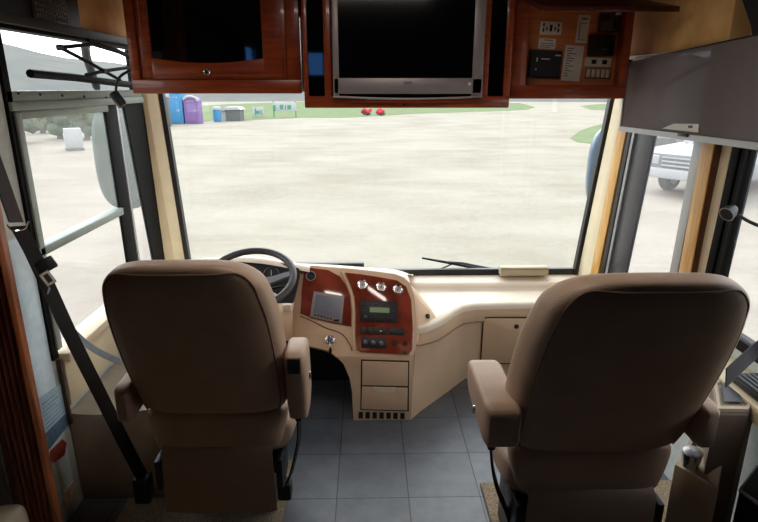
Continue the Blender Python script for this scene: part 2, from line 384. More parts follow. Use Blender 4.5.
# right windows
w3 = thing('window_3', None, None, (XR, 2.65, .6), kind='structure')
xo = XR+.008
MB().box(xo-.003, xo+.003, 2.3, 2.76, .62, 1.8).build('pane', M_glassh, w3, smooth=False)
mb = MB(); mb.box(XR-.01, XR+.014, 2.25, 2.312, .6, 1.81, .004); mb.box(XR-.01, XR+.02, 2.25, 2.9, .6, .64)
lean(mb.build('window_frame', M_alu, w3), .055, 1.2)
lean(MB().box(XR-.012, XR+.014, 2.856, 2.885, .55, 1.81, .003).build('front_frame', M_alu, w3), .15, 1.2)
lean(MB().box(XR-.016, XR+.014, 2.886, 2.934, .55, 1.81, .003).build('rubber_gasket', M_black, w3), .15, 1.2)
mb = MB(); mb.box(XR-.003, XR+.012, 2.673, 2.852, .55, 1.81, .004)
lean(mb.build('mullion', mat('dark_grey_frame', rgb(58, 58, 66), rough=.35), w3), .15, 1.2)
w4 = thing('window_4', None, None, (XR, 1.6, .78), kind='structure')
MB().box(xo-.003, xo+.003, 1.16, 1.96, .8, 1.8).build('pane', M_glassh, w4, smooth=False)
mb = MB(); mb.box(XR-.014, XR+.014, 1.955, 1.985, .72, 1.81, .003); mb.box(XR-.008, XR+.014, 1.99, 2.01, .72, 1.81, .003); mb.box(XR-.014, XR+.014, 2.015, 2.058, .72, 1.81, .003)
mb.box(XR-.01, XR+.04, 1.15, 2.04, .76, .8, .003); mb.box(XR-.01, XR+.04, 1.15, 1.18, .78, 1.81)
lean(mb.build('window_frame', M_blackm, w4), .07, 1.2)
mb = MB(); mb.box(XR-.012, XR+.01, 2.06, 2.118, .72, 1.81, .004); lean(mb.build('jamb', M_pillar, w4), .05, 1.2)
w5 = thing('reflection_window_left', None, None, (XL, WY, WZ0), kind='structure')  # unseen window, added for its blue reflection in the left cabinet glass
MB().box(XL-.03, XL-.024, WY-.3, WY+.3, WZ0, WZ1).build('pane', M_tint, w5, smooth=False)
w6 = thing('reflection_window_back', None, None, (BXc, YB, BZ0), kind='structure')  # unseen window, added and sized for its reflection in the television cabinet panel
MB().box(BX0, BX1, YB-.03, YB-.024, BZ0, BZ1).build('pane', M_tint, w6, smooth=False)
struct('bounce_blocker_left', MB().box(XL, XL+.012, max(WY+.32, -3.4), 1.6, .0, ZC, 0), M_dark, smooth=False); struct('bounce_blocker_right', MB().box(XR-.012, XR, YB, 0.99, .0, ZC, 0), M_dark, smooth=False)  # unseen dark liners added over the side walls to cut bounced light
struct('blue_lit_patch', MB().box(XL, XL+.001, 1.646, 1.98, .1, 1.16), mat('blue_light_tint', rgb(222, 242, 250), rough=.8, var=.05, scale=30, bump=.3, bscale=120), smooth=False)  # thin wall overlay; its pale blue colour stands in for bluish light
# oak posts of the right wall
lean(struct('trim_3', MB().box(XR-.034, XR, 2.11, 2.19, .7, 1.82, .002), wood_mat('oak_in_shade', rgb(104, 60, 34), rgb(80, 42, 22), axis='Z')), .03, 1.44)  # same wood as the facing; darker colour paints the shaded rear face
lean(struct('trim_12', MB().box(XR-.039, XR-.0345, 2.112, 2.192, .7, 1.82, .001), M_gold), .03, 1.44)  # facing slab carries the lit colour of the same post
lean(struct('trim_4', MB().box(XR-.022, XR, 2.936, 3.036, .5, 1.82, .004), M_gold), .17, 1.2)
# upholstered upper walls
mb = MB(); mb.box(XR-.075, XR, 2.07, 3.1, 1.79, ZC, .006); struct('trim_5', mb, M_tan)
mb = MB(); mb.box(XR-.082, XR-.035, 2.05, 3.1, 1.782, 1.792, .003); struct('trim_6', mb, M_offw)
mb = MB(); mb.prism([PX(740, -40, XR-.09), PX(742, 0, XR-.09), PX(747, 14, XR-.09), PX(751, 26, XR-.09), PX(752.5, 40, XR-.09), Vector((XR-.09, 1.2, 1.81)), Vector((XR-.09, 1.2, ZC))], (.09, 0, 0))
struct('trim_7', mb, M_black, smooth=False)
mb = MB(); mb.box(XL, XL+.03, 1.7, 3.15, 1.852, 1.885, .004); struct('trim_8', mb, mat('dark_valance', rgb(52, 46, 42), rough=.6))
mb = MB(); mb.box(XL, XL+.02, 2.56, 3.15, 1.885, ZC, .004); struct('trim_9', mb, M_tan)
mb = MB(); mb.box(XL, XL+.022, 1.5, 2.2, 1.885, ZC); mb.box(XL, XL+.022, 2.44, 2.56, 1.885, ZC); struct('trim_10', mb, M_black)
# dark woven overhead speaker grille, left
sp = thing('overhead_speaker', 'dark woven speaker grille above the upper left window', 'speaker', (XL, 2.32, 1.9))
MB().box(XL, XL+.03, 2.2, 2.44, 1.885, 2.12, .006).build('speaker_housing', M_black, sp)
mb = MB()
for i in range(12):
    for j in range(12):
        y = 2.212+i*.0195; z = 1.895+j*.0185
        if (i+j) % 2 == 0: mb.box(XL+.03, XL+.034, y, y+.013, z, z+.008)
        else: mb.box(XL+.03, XL+.034, y+.003, y+.009, z-.003, z+.013)
mb.build('grille', mat('grille_weave', rgb(98, 86, 74), rough=.7), sp, smooth=False)

# ------------------------------------------------------------------ overhead cabinets
def quad_px(pts, Y): return [PY(x, y, Y) for x, y in pts]
YC = 2.6
# left cabinet: carcass, framed door with smoked glass, latch
cl = thing('overhead_cabinet', 'cherry wood overhead cabinet with a smoked glass door, left of the television', 'cabinet', (-.66, YC+.2, 1.63))
x0, x1 = -1.0, -.2835; zb = 1.632
MB().box(x0, x1, YC+.022, 3.12, zb, ZC, .006).build('cabinet_body', M_cherry, cl)
d0, d1 = PY(140, 60, YC).x, PY(287, 60, YC).x
g0, g1 = PY(150, 40, YC).x, PY(262, 40, YC).x; gz = PY(208, 61, YC).z; dz0 = PY(208, 79, YC).z
mb = MB(); mb.box(d0, g0, YC-.004, YC+.02, dz0, ZC-.004, .004); mb.box(g1, d1, YC-.004, YC+.02, dz0, ZC-.004, .004)
arch = [Vector((g0-.01+(g1-g0+.02)*k/12, YC-.003, gz+.012-.02*math.sin(math.pi*k/12))) for k in range(13)]
mb.prism([Vector((g1+.01, YC-.003, dz0)), Vector((g0-.01, YC-.003, dz0))]+arch, (0, .022, 0), .002)
dr = mb.build('door', M_cherry, cl)
MB().box(g0-.005, g1+.005, YC+.008, YC+.014, gz-.03, ZC-.01).build('glass_panel', M_bglass, dr, smooth=False)
k = PY(207, 72, YC-.004); mb = MB(); mb.lathe([(0, 0), (.014, 0), (.015, .005), (.011, .008), (.009, .004), (0, .004)], k, (0, -1, 0), 20)
mb.build('latch', M_chrome, dr)
mb = MB(); mb.tube([(d0+.018, YC-.005, ZC-.05), (d0+.018, YC-.005, dz0+.016), (d1-.018, YC-.005, dz0+.016), (d1-.018, YC-.005, ZC-.05)], .0022, 6)
mb.build('bead_moulding', mat('bead_wood', rgb(190, 100, 52), rough=.3), dr)
mb = MB(); mb.box(x0-.005, x1+.002, YC-.02, YC+.021, zb-.006, dz0-.002, .004); mb.box(x0-.005, d0-.002, YC-.02, YC+.021, dz0-.003, ZC-.002, .003); mb.box(d1+.002, x1+.002, YC-.02, YC+.021, dz0-.003, ZC-.002, .003)
mb.build('face_frame', M_cherry, cl)
# centre television cabinet
YT = 2.5
tc = thing('television_cabinet', 'cherry wood cabinet surrounding the television, with dark side panels', 'cabinet', (.17, YT+.2, 1.56))
cx0, cx1 = PY(303, 60, YT).x, PY(512, 60, YT).x; czb = PY(400, 108, YT).z
a0, a1 = PY(304, 50, YT).x+.014, PY(324.5, 50, YT).x-.004; b0, b1 = PY(489, 50, YT).x+.004, PY(509, 50, YT).x-.014; zpan = PY(315, 96, YT).z
mb = MB(); mb.box(cx0, cx1, YT+.03, 3.12, czb, ZC-.002, .005)
mb.box(cx0, cx1, YT, YT+.031, czb, zpan, .005); mb.box(cx0, a0, YT, YT+.031, zpan-.004, ZC-.002, .004); mb.box(b1, cx1, YT, YT+.031, zpan-.004, ZC-.002, .004)
mb.box(a1, a1+.03, YT, YT+.031, zpan-.004, ZC-.002, .004); mb.box(b0-.03, b0, YT, YT+.031, zpan-.004, ZC-.002, .004)
mb.build('cabinet_body', M_cherry, tc)
for p, q in ((a0, a1), (b0, b1)):
    MB().box(p-.002, q+.002, YT+.012, YT+.028, zpan-.004, ZC-.004).build('dark_panel', M_bglass, tc, smooth=False)
k = PY(404, 104.5, YT); MB().lathe([(0, 0), (.006, 0), (.005, .004), (0, .004)], k, (0, -1, 0), 14).build('sensor', M_black, tc)
# television
tv = thing('television', 'silver framed flat television switched off in the overhead cabinet', 'television', (.17, YT, 1.58))
YV = YT-.03
t0, t1 = PY(332.5, 60, YV).x, PY(484, 60, YV).x; tz0 = PY(405, 99.5, YV).z; tz1 = tz0+.5
s0, s1 = PY(338.5, 50, YV).x, PY(473.5, 50, YV).x; sz0 = PY(405, 78, YV).z; sz1 = tz1-.03
mb = MB(); mb.box(t0, s0, YV, YT-.001, tz0+.012, tz1, .004); mb.box(s1, t1, YV, YT-.001, tz0+.012, tz1, .004); mb.box(t0, t1, YV, YT-.001, sz1, tz1, .004)
mb.box(t0+.002, t1-.002, YV, YT-.001, tz0+.022, sz0, .004)
mb.build('bezel', M_silver, tv)
lip = [Vector((t0+(t1-t0)*k/16, YV-.008, tz0+.012-.009*math.sin(math.pi*k/16))) for k in range(17)]
mb = MB(); mb.tube(lip, .0042, 8); mb.build('lower_lip', M_silver, tv)
MB().box(t0+.01, t1-.01, YV+.012, YT-.001, tz0+.004, tz0+.024).build('speaker_slot', M_bglass, tv, smooth=False)
MB().box(s0-.002, s1+.002, YV+.006, YV+.012, sz0-.002, sz1+.002).build('screen', M_screen, tv, smooth=False)
text_mesh('SONY', .013, 'logo', M_chrome, tv, ((t0+t1)/2, YV-.001, (sz0+tz0+.022)/2+.012), (1, 0, 0), (0, 0, 1))
k = Vector((s1-.01, YV, (sz0+tz0+.02)/2+.01)); MB().lathe([(0, 0), (.007, 0), (.006, .003), (0, .003)], k, (0, -1, 0), 14).build('power_button', M_white, tv)
# right cabinet, open, with lifted flap
cr = thing('overhead_cabinet', 'open cherry wood overhead cabinet holding control panels and notes, right of the television', 'cabinet', (.86, YC+.2, 1.6))
rx0, rx1 = cx1+.002, 1.135; rzb = 1.608; YI = 2.70
o0, o1 = PY(527, 45, YC).x, PY(621, 45, YC).x; oz0, oz1 = PY(575, 85, YC).z, 1.985
mb = MB(); mb.box(rx0, rx1, YI+.005, 3.12, rzb, ZC); mb.box(rx0, rx0+.012, YC, YI+.01, rzb, ZC-.002); mb.box(rx1-.012, rx1, YC, YI+.01, rzb, ZC-.002)
mb.box(rx0, rx1, YC, YI+.01, rzb, rzb+.014); mb.box(rx0, rx1, YC, YI+.01, oz1+.01, ZC-.002)
mb.build('cabinet_body', M_cherry, cr, smooth=False)
mb = MB(); mb.box(rx0, rx1, YC-.02, YC+.002, rzb-.004, oz0, .004); mb.box(rx0, o0, YC-.02, YC+.002, oz0-.002, ZC-.003, .003); mb.box(o1, rx1, YC-.02, YC+.002, oz0-.002, ZC-.003, .003); mb.box(o0-.002, o1+.002, YC-.02, YC+.002, oz1, ZC-.003, .003)
mb.build('face_frame', M_cherry, cr)
MB().box(rx0+.012, rx1-.012, YI-.004, YI+.006, rzb+.014, oz1+.012).build('back_panel', M_cherry_in, cr, smooth=False)
fl0, fl1 = PY(518, 8, 2.3), PY(678, 12, 2.27)
mb = MB(); mb.prism([Vector((o0-.02, YC-.02, 1.987)), Vector((1.15, YC-.02, 1.987)), Vector((fl1.x+.005, fl1.y, fl1.z)), Vector((o0-.04, 2.27, fl1.z))], (0, 0, .02), .003)
fl = mb.build('flap_door', wood_mat('flap_wood', rgb(92, 42, 24), rgb(66, 28, 16)), cr); fl['label'] = 'lifted flap door'
k = PY(621, 2, 2.3); MB().lathe([(0, 0), (.01, 0), (.012, .01), (0, .012)], Vector((k.x, 2.31, fl1.z+.002)), (0, 0, -1), 14).build('catch', M_chrome, fl)
YP = YI-.004
def panel(parent, name, m, a, b, th=.008, tilt=0, bev=.002):
    """flat item on the back panel of the cabinet: a, b = opposite corners"""
    p, q = PY(a[0], b[1], YP), PY(b[0], a[1], YP)
    c = (p+q)/2; mt = Matrix.Translation(c) @ Matrix.Rotation(math.radians(tilt), 4, 'Y') @ Matrix.Translation(-c)
    mb = MB(); mb.box(p.x, q.x, YP-th, YP, p.z, q.z, bev, 1, mt)
    return mb.build(name, m, parent), p, q, mt
def marks(parent, name, m, p, q, mt, rects, th):
    mb = MB()
    for (u0, u1, v0, v1) in rects:
        if name in ('switch', 'indicator'):
            o = MB().box(p.x+(q.x-p.x)*u0, p.x+(q.x-p.x)*u1, YP-th-.0015, YP-th+.002, p.z+(q.z-p.z)*v0, p.z+(q.z-p.z)*v1, 0, 1, mt).build(name, m, parent, smooth=False); continue
        mb.box(p.x+(q.x-p.x)*u0, p.x+(q.x-p.x)*u1, YP-th-.0015, YP-th+.002, p.z+(q.z-p.z)*v0, p.z+(q.z-p.z)*v1, 0, 1, mt)
    return mb.build(name, m, parent, smooth=False) if name not in ('switch', 'indicator') else o
o, p, q, mt = panel(cr, 'switch_plate', M_offw, (539, 21.5), (562, 35), tilt=2)
marks(o, 'switch', M_black, p, q, mt, [(.44, .56, .25, .75), (.12, .2, .2, .5), (.12, .2, .62, .85), (.28, .34, .3, .6), (.66, .72, .3, .6), (.8, .88, .2, .5), (.8, .88, .62, .85)], .008)
o, p, q, mt = panel(cr, 'control_module', M_black, (527.5, 50.5), (561, 77.5), .02, tilt=2)
marks(o, 'indicator', M_white, p, q, mt, [(.2, .24, .58, .72), (.78, .95, .8, .85), (.2, .23, .25, .32), (.35, .62, .66, .7)], .02)
o, p, q, mt = panel(cr, 'thermostat', mat('thermostat_grey', rgb(96, 92, 90), rough=.5), (597, 13.5), (619, 32.5), .016, tilt=1)
marks(o, 'display', M_black, p, q, mt, [(.12, .5, .6, .92), (.72, .86, .2, .7), (.0, .07, 0, 1), (.93, 1, 0, 1), (0, 1, 0, .06)], .016)
o, p, q, mt = panel(cr, 'monitor_panel', M_black, (587, 35.5), (614, 56), .02, tilt=1)
marks(o, 'indicator', M_grey, p, q, mt, [(.5, .7, .28, .36)], .02)
o, p, q, mt = panel(cr, 'switch_plate', M_offw, (584, 57.5), (611.5, 67), tilt=2)
marks(o, 'switch', M_black, p, q, mt, [(.24, .42, .3, .75), (.64, .82, .3, .75)], .008)
o, p, q, mt = panel(cr, 'switch_plate', mat('brown_plate', rgb(150, 120, 96), rough=.5), (584, 68.5), (610.5, 78.5), tilt=2)
for i in range(5):
    u = .06+i*.19; MB().box(p.x+(q.x-p.x)*u, p.x+(q.x-p.x)*(u+.12), YP-.014, YP-.004, p.z+(q.z-p.z)*.1, p.z+(q.z-p.z)*.9, .002, 1, mt).build('rocker_switch', M_offw, o)
def sheet(label, a, b, tilt, lines):
    t = thing('instruction_sheet', label, 'sheet', PY((a[0]+b[0])/2, b[1], YP), 'notes pinned inside the open cabinet')
    o, p, q, mt = panel(t, 'paper', M_paper, a, b, .0015, tilt, 0)
    marks(t, 'printed_text', M_ink, p, q, mt, lines, .0015)
L1 = [(.12, .3+random.random()*.5, .9-i*.07, .925-i*.07) for i in range(12)]
sheet('large white printed sheet at the bottom of the open cabinet', (561.5, 45.5), (583.5, 81), 3.5, L1)
sheet('tall narrow white sheet with a dark heading in the open cabinet', (575.5, 15), (590, 43), 2.5, [(.3, .8, .84, .9), (.2, .26, .1, .7), (.26, .74, .1, .12), (.2, .8, .7, .72)])
sheet('small white slip below the left switch plate in the open cabinet', (538, 38.5), (556, 49), 3, [(.3, .8, .8, .88), (.12, .9, .5, .56), (.12, .9, .3, .36), (.12, .7, .14, .2)])

# ------------------------------------------------------------------ dashboard
YF = 2.59
zf = PY(385, 356, YF).z
pT = Vector((0, YF, zf)); topT = PY(390, 271, 2.84)
dT = Vector((0, topT.y-YF, topT.z-zf)).normalized(); nT = Vector((0, -dT.z, dT.y))      # faces the seats
def PT(px, py, off=0): return PN(px, py, pT+nT*off, nT)
def PF(px, py, off=0): return PY(px, py, YF-off)
da = thing('dashboard', 'cream moulded dashboard with a raised centre console and wood panels', 'dashboard', (.1, 2.9, 0))
up = [(303, 265), (316, 265.5), (330, 267), (356, 269), (381, 272), (395, 274), (404, 277.5), (410, 283), (414.5, 295), (416.5, 320), (416, 345), (414, 356), (335, 356), (330.6, 352), (322, 349), (310.6, 346.5), (296, 342), (286, 338), (285, 322), (290, 304), (295, 286), (299, 271)]
mb = MB(); mb.prism([PT(*p) for p in up], -nT*.06, .004); 
lo = [(335, 356), (414, 356), (413, 390), (411, 421), (353.5, 421), (352.5, 405), (352, 393), (349.6, 378.5), (343.3, 363.8)]
mb.prism([PF(*p) for p in lo], (0, .45, 0), .003)
mb.build('console_body', M_cream, da)
# passenger-side wall and ledge: plan curves at floor and at ledge height
crease = [(PT(416, 330).x, PT(416, 330).y), (.26, 2.655), (.315, 2.69), (.37, 2.74), (.425, 2.81), (.475, 2.885), (.53, 2.945), (.6, 2.975), (.75, 2.985), (.95, 2.99), (1.15, 2.99), (XR, 2.99)]
foot = [(PF(411, 421).x, YF), (.27, 2.66), (.33, 2.73), (.39, 2.80), (.45, 2.87), (.51, 2.945), (.575, 3.02), (.66, 3.035), (.8, 3.035), (.97, 3.035), (1.16, 3.035), (XR, 3.035)]
zl = .485
def row(f): return [Vector(f(i)) for i in range(len(crease))]
def mixp(i, t): return crease[i][0]+(foot[i][0]-crease[i][0])*t, crease[i][1]+(foot[i][1]-crease[i][1])*t
rows = []
for t, z in ((1, 0), (.75, .12), (.5, .24), (.22, .375), (.2, .385), (.1, .425), (0, zl-.03)):
    e = .006 if z == .385 else 0
    rows.append(row(lambda i: (mixp(i, t)[0], mixp(i, t)[1]-e, z)))
back = [max(c[1]+.12, 3.17+.0*i) for i, c in enumerate(crease)]
def pt(i, yy, z):  # point along the ledge strip: moves forward from the crease towards the windshield
    return (crease[i][0]-(max(0, .28-i*.05))*(yy), crease[i][1]+(3.185-crease[i][1])*yy, z)
mb = MB(); mb.grid(rows); mb.build('passenger_panel', M_cream, da, ang=60)
mb = MB(); mb.tube([Vector((mixp(i, .21)[0], mixp(i, .21)[1]-.007, .38+.02*max(0, 1-i/3))) for i in range(len(crease))], .0035, 6); mb.build('seam_line', mat('seam_tan', rgb(150, 120, 94), rough=.6), da)
rows = rows[-1:]
rows.append(row(lambda i: (crease[i][0], crease[i][1]+.004, zl-.012)))
rows.append(row(lambda i: (crease[i][0], crease[i][1]+.016, zl)))
for yy in (.2, .4, .6, .8, .95): rows.append(row(lambda i: pt(i, yy, zl+.012*yy)))
rows.append(row(lambda i: pt(i, 1, zl+.03)))
rows.append(row(lambda i: (pt(i, 1, 0)[0], 3.2, zl+.05)))
rows.append(row(lambda i: (pt(i, 1, 0)[0], 3.22, zl+.054)))
rows.append(row(lambda i: (pt(i, 1, 0)[0], 3.306, zl+.066)))
mb = MB(); mb.grid(rows)
mb.build('passenger_ledge', M_cream_l, da, ang=60)
# cheek: sloping right flank of the console
A = [PT(416, 345), PT(416.5, 330), PT(416, 315), PT(414.5, 297), PT(410.5, 284), PT(404, 277.5), PT(392, 273.5)]
B = [PT(417, 344)+Vector((.004, .02, 0)), PZ(422, 328, .47), PZ(430, 323, .475), PZ(437, 318, .48), PZ(433, 311, .48), PZ(425, 301, .48), PZ(412, 290, .5)]
rws = []
for t in (0, .12, .35, .65, 1): rws.append([a.lerp(b, t)+nT*(.006*math.sin(math.pi*t)) for a, b in zip(A, B)])
mb = MB(); mb.grid(rws); mb.build('console_flank', M_cream, da, ang=60)
k = PT(427, 311, 0); q = A[2].lerp(B[3], .5)+Vector((.006, -.006, .004))
mb = MB(); mb.lathe([(0, -.02), (.013, -.02), (.013, .004), (.009, .006), (0, .006)], q, (.75, -.55, .35), 16); mb.build('socket', M_black, da)
# dash top over the console and driver's side
XTL = XL+.005
zt = .775
rows = []
xs = [XTL, -1.0, -.85, -.752, -.659, -.6, -.546, -.48, -.429, -.38, -.336, -.3]
RZ = dict(zip(xs, [.775, .79, .803, .808, .815, .812, .806, .795, .784, .775, .766, .758]))
rim = lambda x: (2.84, RZ[x])
mbk = MB()
prof = lambda x: [(rim(x)[0]-.03, rim(x)[1]-.02), (rim(x)[0]-.012, rim(x)[1]-.003), (rim(x)[0]+.02, rim(x)[1]), (2.95, rim(x)[1]-.04), (3.1, .66), (3.2, .6), (3.318, .558)]
mbk.grid([[Vector((x, y, z)) for y, z in prof(x)] for x in xs])
tops = [PT(300, 266), PT(330, 267), PT(356, 269), PT(381, 272), PT(395, 274), PT(404, 277.5), PT(410, 283)]
rr = []
for p, dx in zip(tops, (0, 0, 0, 0, .01, .02, .03)):
    rr.append([p-nT*.002, p+Vector((0, .03, .004)), p.lerp(Vector((p.x, 3.312, .555)), .45)+Vector((0, 0, .03)), Vector((p.x+.02+dx, 3.22, .58)), Vector((p.x+.03+dx, 3.318, .558))])
mbk.grid(rr)
mbk.build('dash_top', M_cream_l, da, ang=60)
# instrument binnacle
n2 = Vector((0, -.86, .51)); c0 = Vector((-.5, 2.80, .74))
def PC(px, py, off=0): return PN(px, py, c0+n2*off, n2)
cl_px = [(214, 262), (230, 259.5), (250, 259.5), (270, 261), (288, 264), (299, 268.5), (299.5, 276), (296.5, 290), (293, 303), (284, 305), (250, 304), (214, 302)]
mb = MB(); mb.prism([PC(*p) for p in cl_px], -n2*.02); cp = mb.build('instrument_panel', M_black, da, smooth=False)
for (px, py, r) in ((234, 275, .042), (271.5, 275, .042), (288.5, 289, .022), (254, 290, .02)):
    c = PC(px, py, .001); mb = MB(); mb.lathe([(r*.9, 0), (r, .002), (r, .008), (r*.88, .008), (r*.86, .002)], c, n2, 28); g = mb.build('gauge_ring', M_chrome, cp)
    mb = MB(); mb.lathe([(0, .001), (r*.86, .001), (r*.86, .0025), (0, .0025)], c, n2, 28); mb.build('gauge_face', mat('gauge_face', rgb(60, 62, 66), rough=.25), g)
    mb = MB(); mb.box(c.x-.001, c.x+.001, c.y-.006, c.y-.004, c.z, c.z+r*.7); mb.build('needle', M_white, g)
# driver side lower dash (cream), with small lever slot
mb = MB()
rows = []
for x in (XTL, -.9, -.6, -.45, -.375):
    rows.append([Vector((x, 2.62, .44)), Vector((x, 2.615, .5)), Vector((x, 2.66, .57)), Vector((x, 2.70, .6)), Vector((x, 2.74, .605))])
mb.grid(rows)
mb.build('lower_dash', M_cream, da, ang=60)
mb = MB(); c = PY(287, 308, 2.66); mb.box(c.x-.022, c.x+.02, c.y-.012, c.y+.02, c.z-.02, c.z+.02, .005); mb.build('release_lever', M_cream_l, da)
mb = MB(); mb.box(XTL, -.02, 3.02, 3.05, 0, .72); mb.build('firewall', M_black, da, smooth=False)
# wood panels
lp = [(307.4, 267.8), (328.5, 270.3), (340, 276.8), (346, 285), (350, 296.4), (351.3, 311), (351.2, 326.6), (332.7, 323.5), (311.6, 318), (300.5, 313.6), (301.7, 292), (304, 273.5)]
mb = MB(); mb.prism([PT(x, y, .001) for x, y in lp], nT*.008, .002); wl = mb.build('wood_panel', M_burl, da); wl['label'] = 'glossy red wood panel beside the wheel'
rp = [(345, 273), (360, 274.5), (381, 277.8), (397, 280.8), (406, 287), (411, 300), (413, 330), (412, 350), (408.5, 355), (362, 352.5), (357.5, 350), (355.8, 335), (356, 312), (354.5, 297), (350, 284)]
mb = MB(); mb.prism([PT(x, y, .001) for x, y in rp], nT*.012, .003); wr = mb.build('wood_panel', M_burl, da); wr['label'] = 'glossy red wood panel with radio and gauges'
div = smoothpath([PT(341.5, 272, .006), PT(348, 284, .008), PT(352.5, 297, .008), PT(353.6, 312, .008), PT(353.6, 328, .006), PT(354.5, 350, .002)], 6)
mb = MB(); mb.tube(smoothpath([PT(x, y, .0015) for x, y in ((300, 316), (312, 321), (326, 328), (341, 333.5), (349, 343), (352, 351))], 5), .0022, 6); mb.build('trim_groove', M_groove, da)
mb = MB(); mb.tube(div, .0075, 8); mb.build('divider_bead', M_cream, da)
# screen
mb = MB(); mb.prism([PT(*p, .009) for p in ((314, 291.5), (344.3, 296.5), (342, 324), (310, 317))], nT*.01, .002); sc = mb.build('screen_bezel', M_silver, wl)
mb = MB(); mb.prism([PT(*p, .0192) for p in ((316.5, 294.5), (341.8, 299), (339.8, 318.8), (313.4, 313))], nT*.001); mb.build('screen_display', M_nav, sc, smooth=False)
for i in range(6):
    a = (315+i*3.2, 314.9+i*.75); c = PT(*a, .0195); MB().box(c.x-.005, c.x+.005, c.y-.003, c.y+.002, c.z-.003, c.z+.003).build('screen_button', M_black, sc, smooth=False)
c = PT(336.5, 320.3, .0195); MB().box(c.x-.014, c.x+.014, c.y-.003, c.y+.002, c.z-.005, c.z+.005).build('screen_button', M_black, sc, smooth=False)
c = PT(311, 276.5, .009); mb = MB(); mb.lathe([(.024, 0), (.026, .004), (.024, .009), (.019, .008), (.016, -.002), (0, -.003)], c, nT, 24); v = mb.build('air_vent', M_black, wl)
mb = MB()
for k in (-.008, 0, .008): mb.box(c.x-.015, c.x+.015, c.y-.006, c.y-.002, c.z+k-.001, c.z+k+.001)
mb.build('vent_blades', M_grey, v, smooth=False)
mb = MB(); mb.torus(c+nT*.008, nT, .024, .0028, 28, 8); mb.build('vent_ring', M_silver, v)
# three round dial gauges
for (px, py) in ((362.5, 285), (381, 287.5), (397.8, 290)):
    c = PT(px, py, .012); mb = MB(); mb.lathe([(.028, 0), (.029, .008), (.026, .013), (.02, .01), (.019, .004)], c, nT, 28); g = mb.build('dial_ring', M_chrome, wr)
    mb = MB(); mb.lathe([(0, .003), (.018, .003), (.018, .006), (0, .006)], c, nT, 24); mb.build('dial_face', M_dialw, g)
    mb = MB(); u = Vector((1, 0, 0))
    for k in range(9):
        a = math.radians(210-k*30); mb.tube([c+nT*.0065+(u*math.cos(a)+dT*math.sin(a))*.010, c+nT*.0065+(u*math.cos(a)+dT*math.sin(a))*.015], .0009, 4)
    mb.tube([c+nT*.0075-dT*.006, c+nT*.0075+(dT*.8+u*.3)*.013], .0016, 4); mb.lathe([(0, .006), (.004, .006), (.003, .01), (0, .01)], c, nT, 10)
    mb.build('dial_marks', M_black, g, smooth=False)
# radio
def plate(px, off, th, name, m, par, bev=.0015):
    mb = MB(); mb.prism([PT(x, y, off) for x, y in px], nT*th, bev); return mb.build(name, m, par, smooth=True)
rd = plate([(360.2, 300.5), (397.3, 301.7), (397.6, 322.8), (359.8, 321.2)], .0125, .008, 'radio', M_black, wr)
plate([(369.7, 307.2), (389.4, 307.9), (389.4, 312.9), (369.7, 312.2)], .0206, .001, 'radio_display', M_lcd, rd, 0)
M_btn = mat('button_grey', rgb(58, 62, 60), rough=.5)
for i in range(7):
    c = PT(367+i*4.2, 317.8+i*.12, .021); MB().box(c.x-.007, c.x+.006, c.y-.002, c.y+.002, c.z-.0025, c.z+.0025).build('radio_button', M_btn, rd, smooth=False)
for (a, b) in ((364.5, 305), (364.5, 311), (393.5, 306), (393.5, 312), (376, 304.2), (384, 304.4)):
    c = PT(a, b, .021); MB().box(c.x-.006, c.x+.006, c.y-.002, c.y+.002, c.z-.003, c.z+.003).build('radio_button', M_btn, rd, smooth=False)
c = PT(365.5, 316.5, .021); MB().lathe([(0, 0), (.008, 0), (.007, .008), (0, .008)], c, nT, 16).build('volume_knob', M_grey, rd)
for i in range(4):
    x = 360+i*6.9; s_ = plate([(x, 326.9+i*.2), (x+6, 327.1+i*.2), (x+6, 334.2+i*.2), (x, 334+i*.2)], .0125, .005, 'rocker_switch', M_black, wr)
c = PT(380.7, 331, .018); MB().lathe([(0, 0), (.005, 0), (.004, .003), (0, .003)], c, nT, 10).build('switch_mark', M_white, wr)
plate([(388.8, 327.9), (404.5, 328.6), (404.3, 335.3), (388.6, 334.8)], .0125, .006, 'switch_blank', M_black, wr)
hp = plate([(361.2, 336.5), (386.6, 338), (386.4, 348.8), (361.2, 347.5)], .0125, .005, 'climate_panel', M_black, wr)
for (px, py) in ((365.2, 342), (373.2, 342.8), (381.2, 343.3)):
    c = PT(px, py, .0175); mb = MB(); mb.lathe([(0, 0), (.012, 0), (.011, .01), (.009, .011), (0, .011)], c, nT, 18); mb.build('climate_knob', M_grey, hp)
    mb = MB(); mb.tube([c+nT*.0115, c+nT*.0115+dT*.009+Vector((-.003, 0, 0))], .0013, 4); mb.build('pointer', M_white, hp)
c = PT(394.5, 343, .013); mb = MB(); mb.lathe([(0, 0), (.014, 0), (.012, .003), (0, .003)], c, nT, 20); mb.build('badge', M_groove, wr)
c = PT(405, 343.8, .013); mb = MB(); mb.lathe([(.008, -.006), (.009, .003), (.012, .003), (.012, 0)], c, nT, 18); mb.build('power_socket', M_chrome, wr)
c = PT(405, 352.6, .014); mb = MB(); mb.lathe([(0, 0), (.008, 0), (.007, .012), (0, .012)], c, nT, 14); mb.build('socket_cap', M_black, wr)
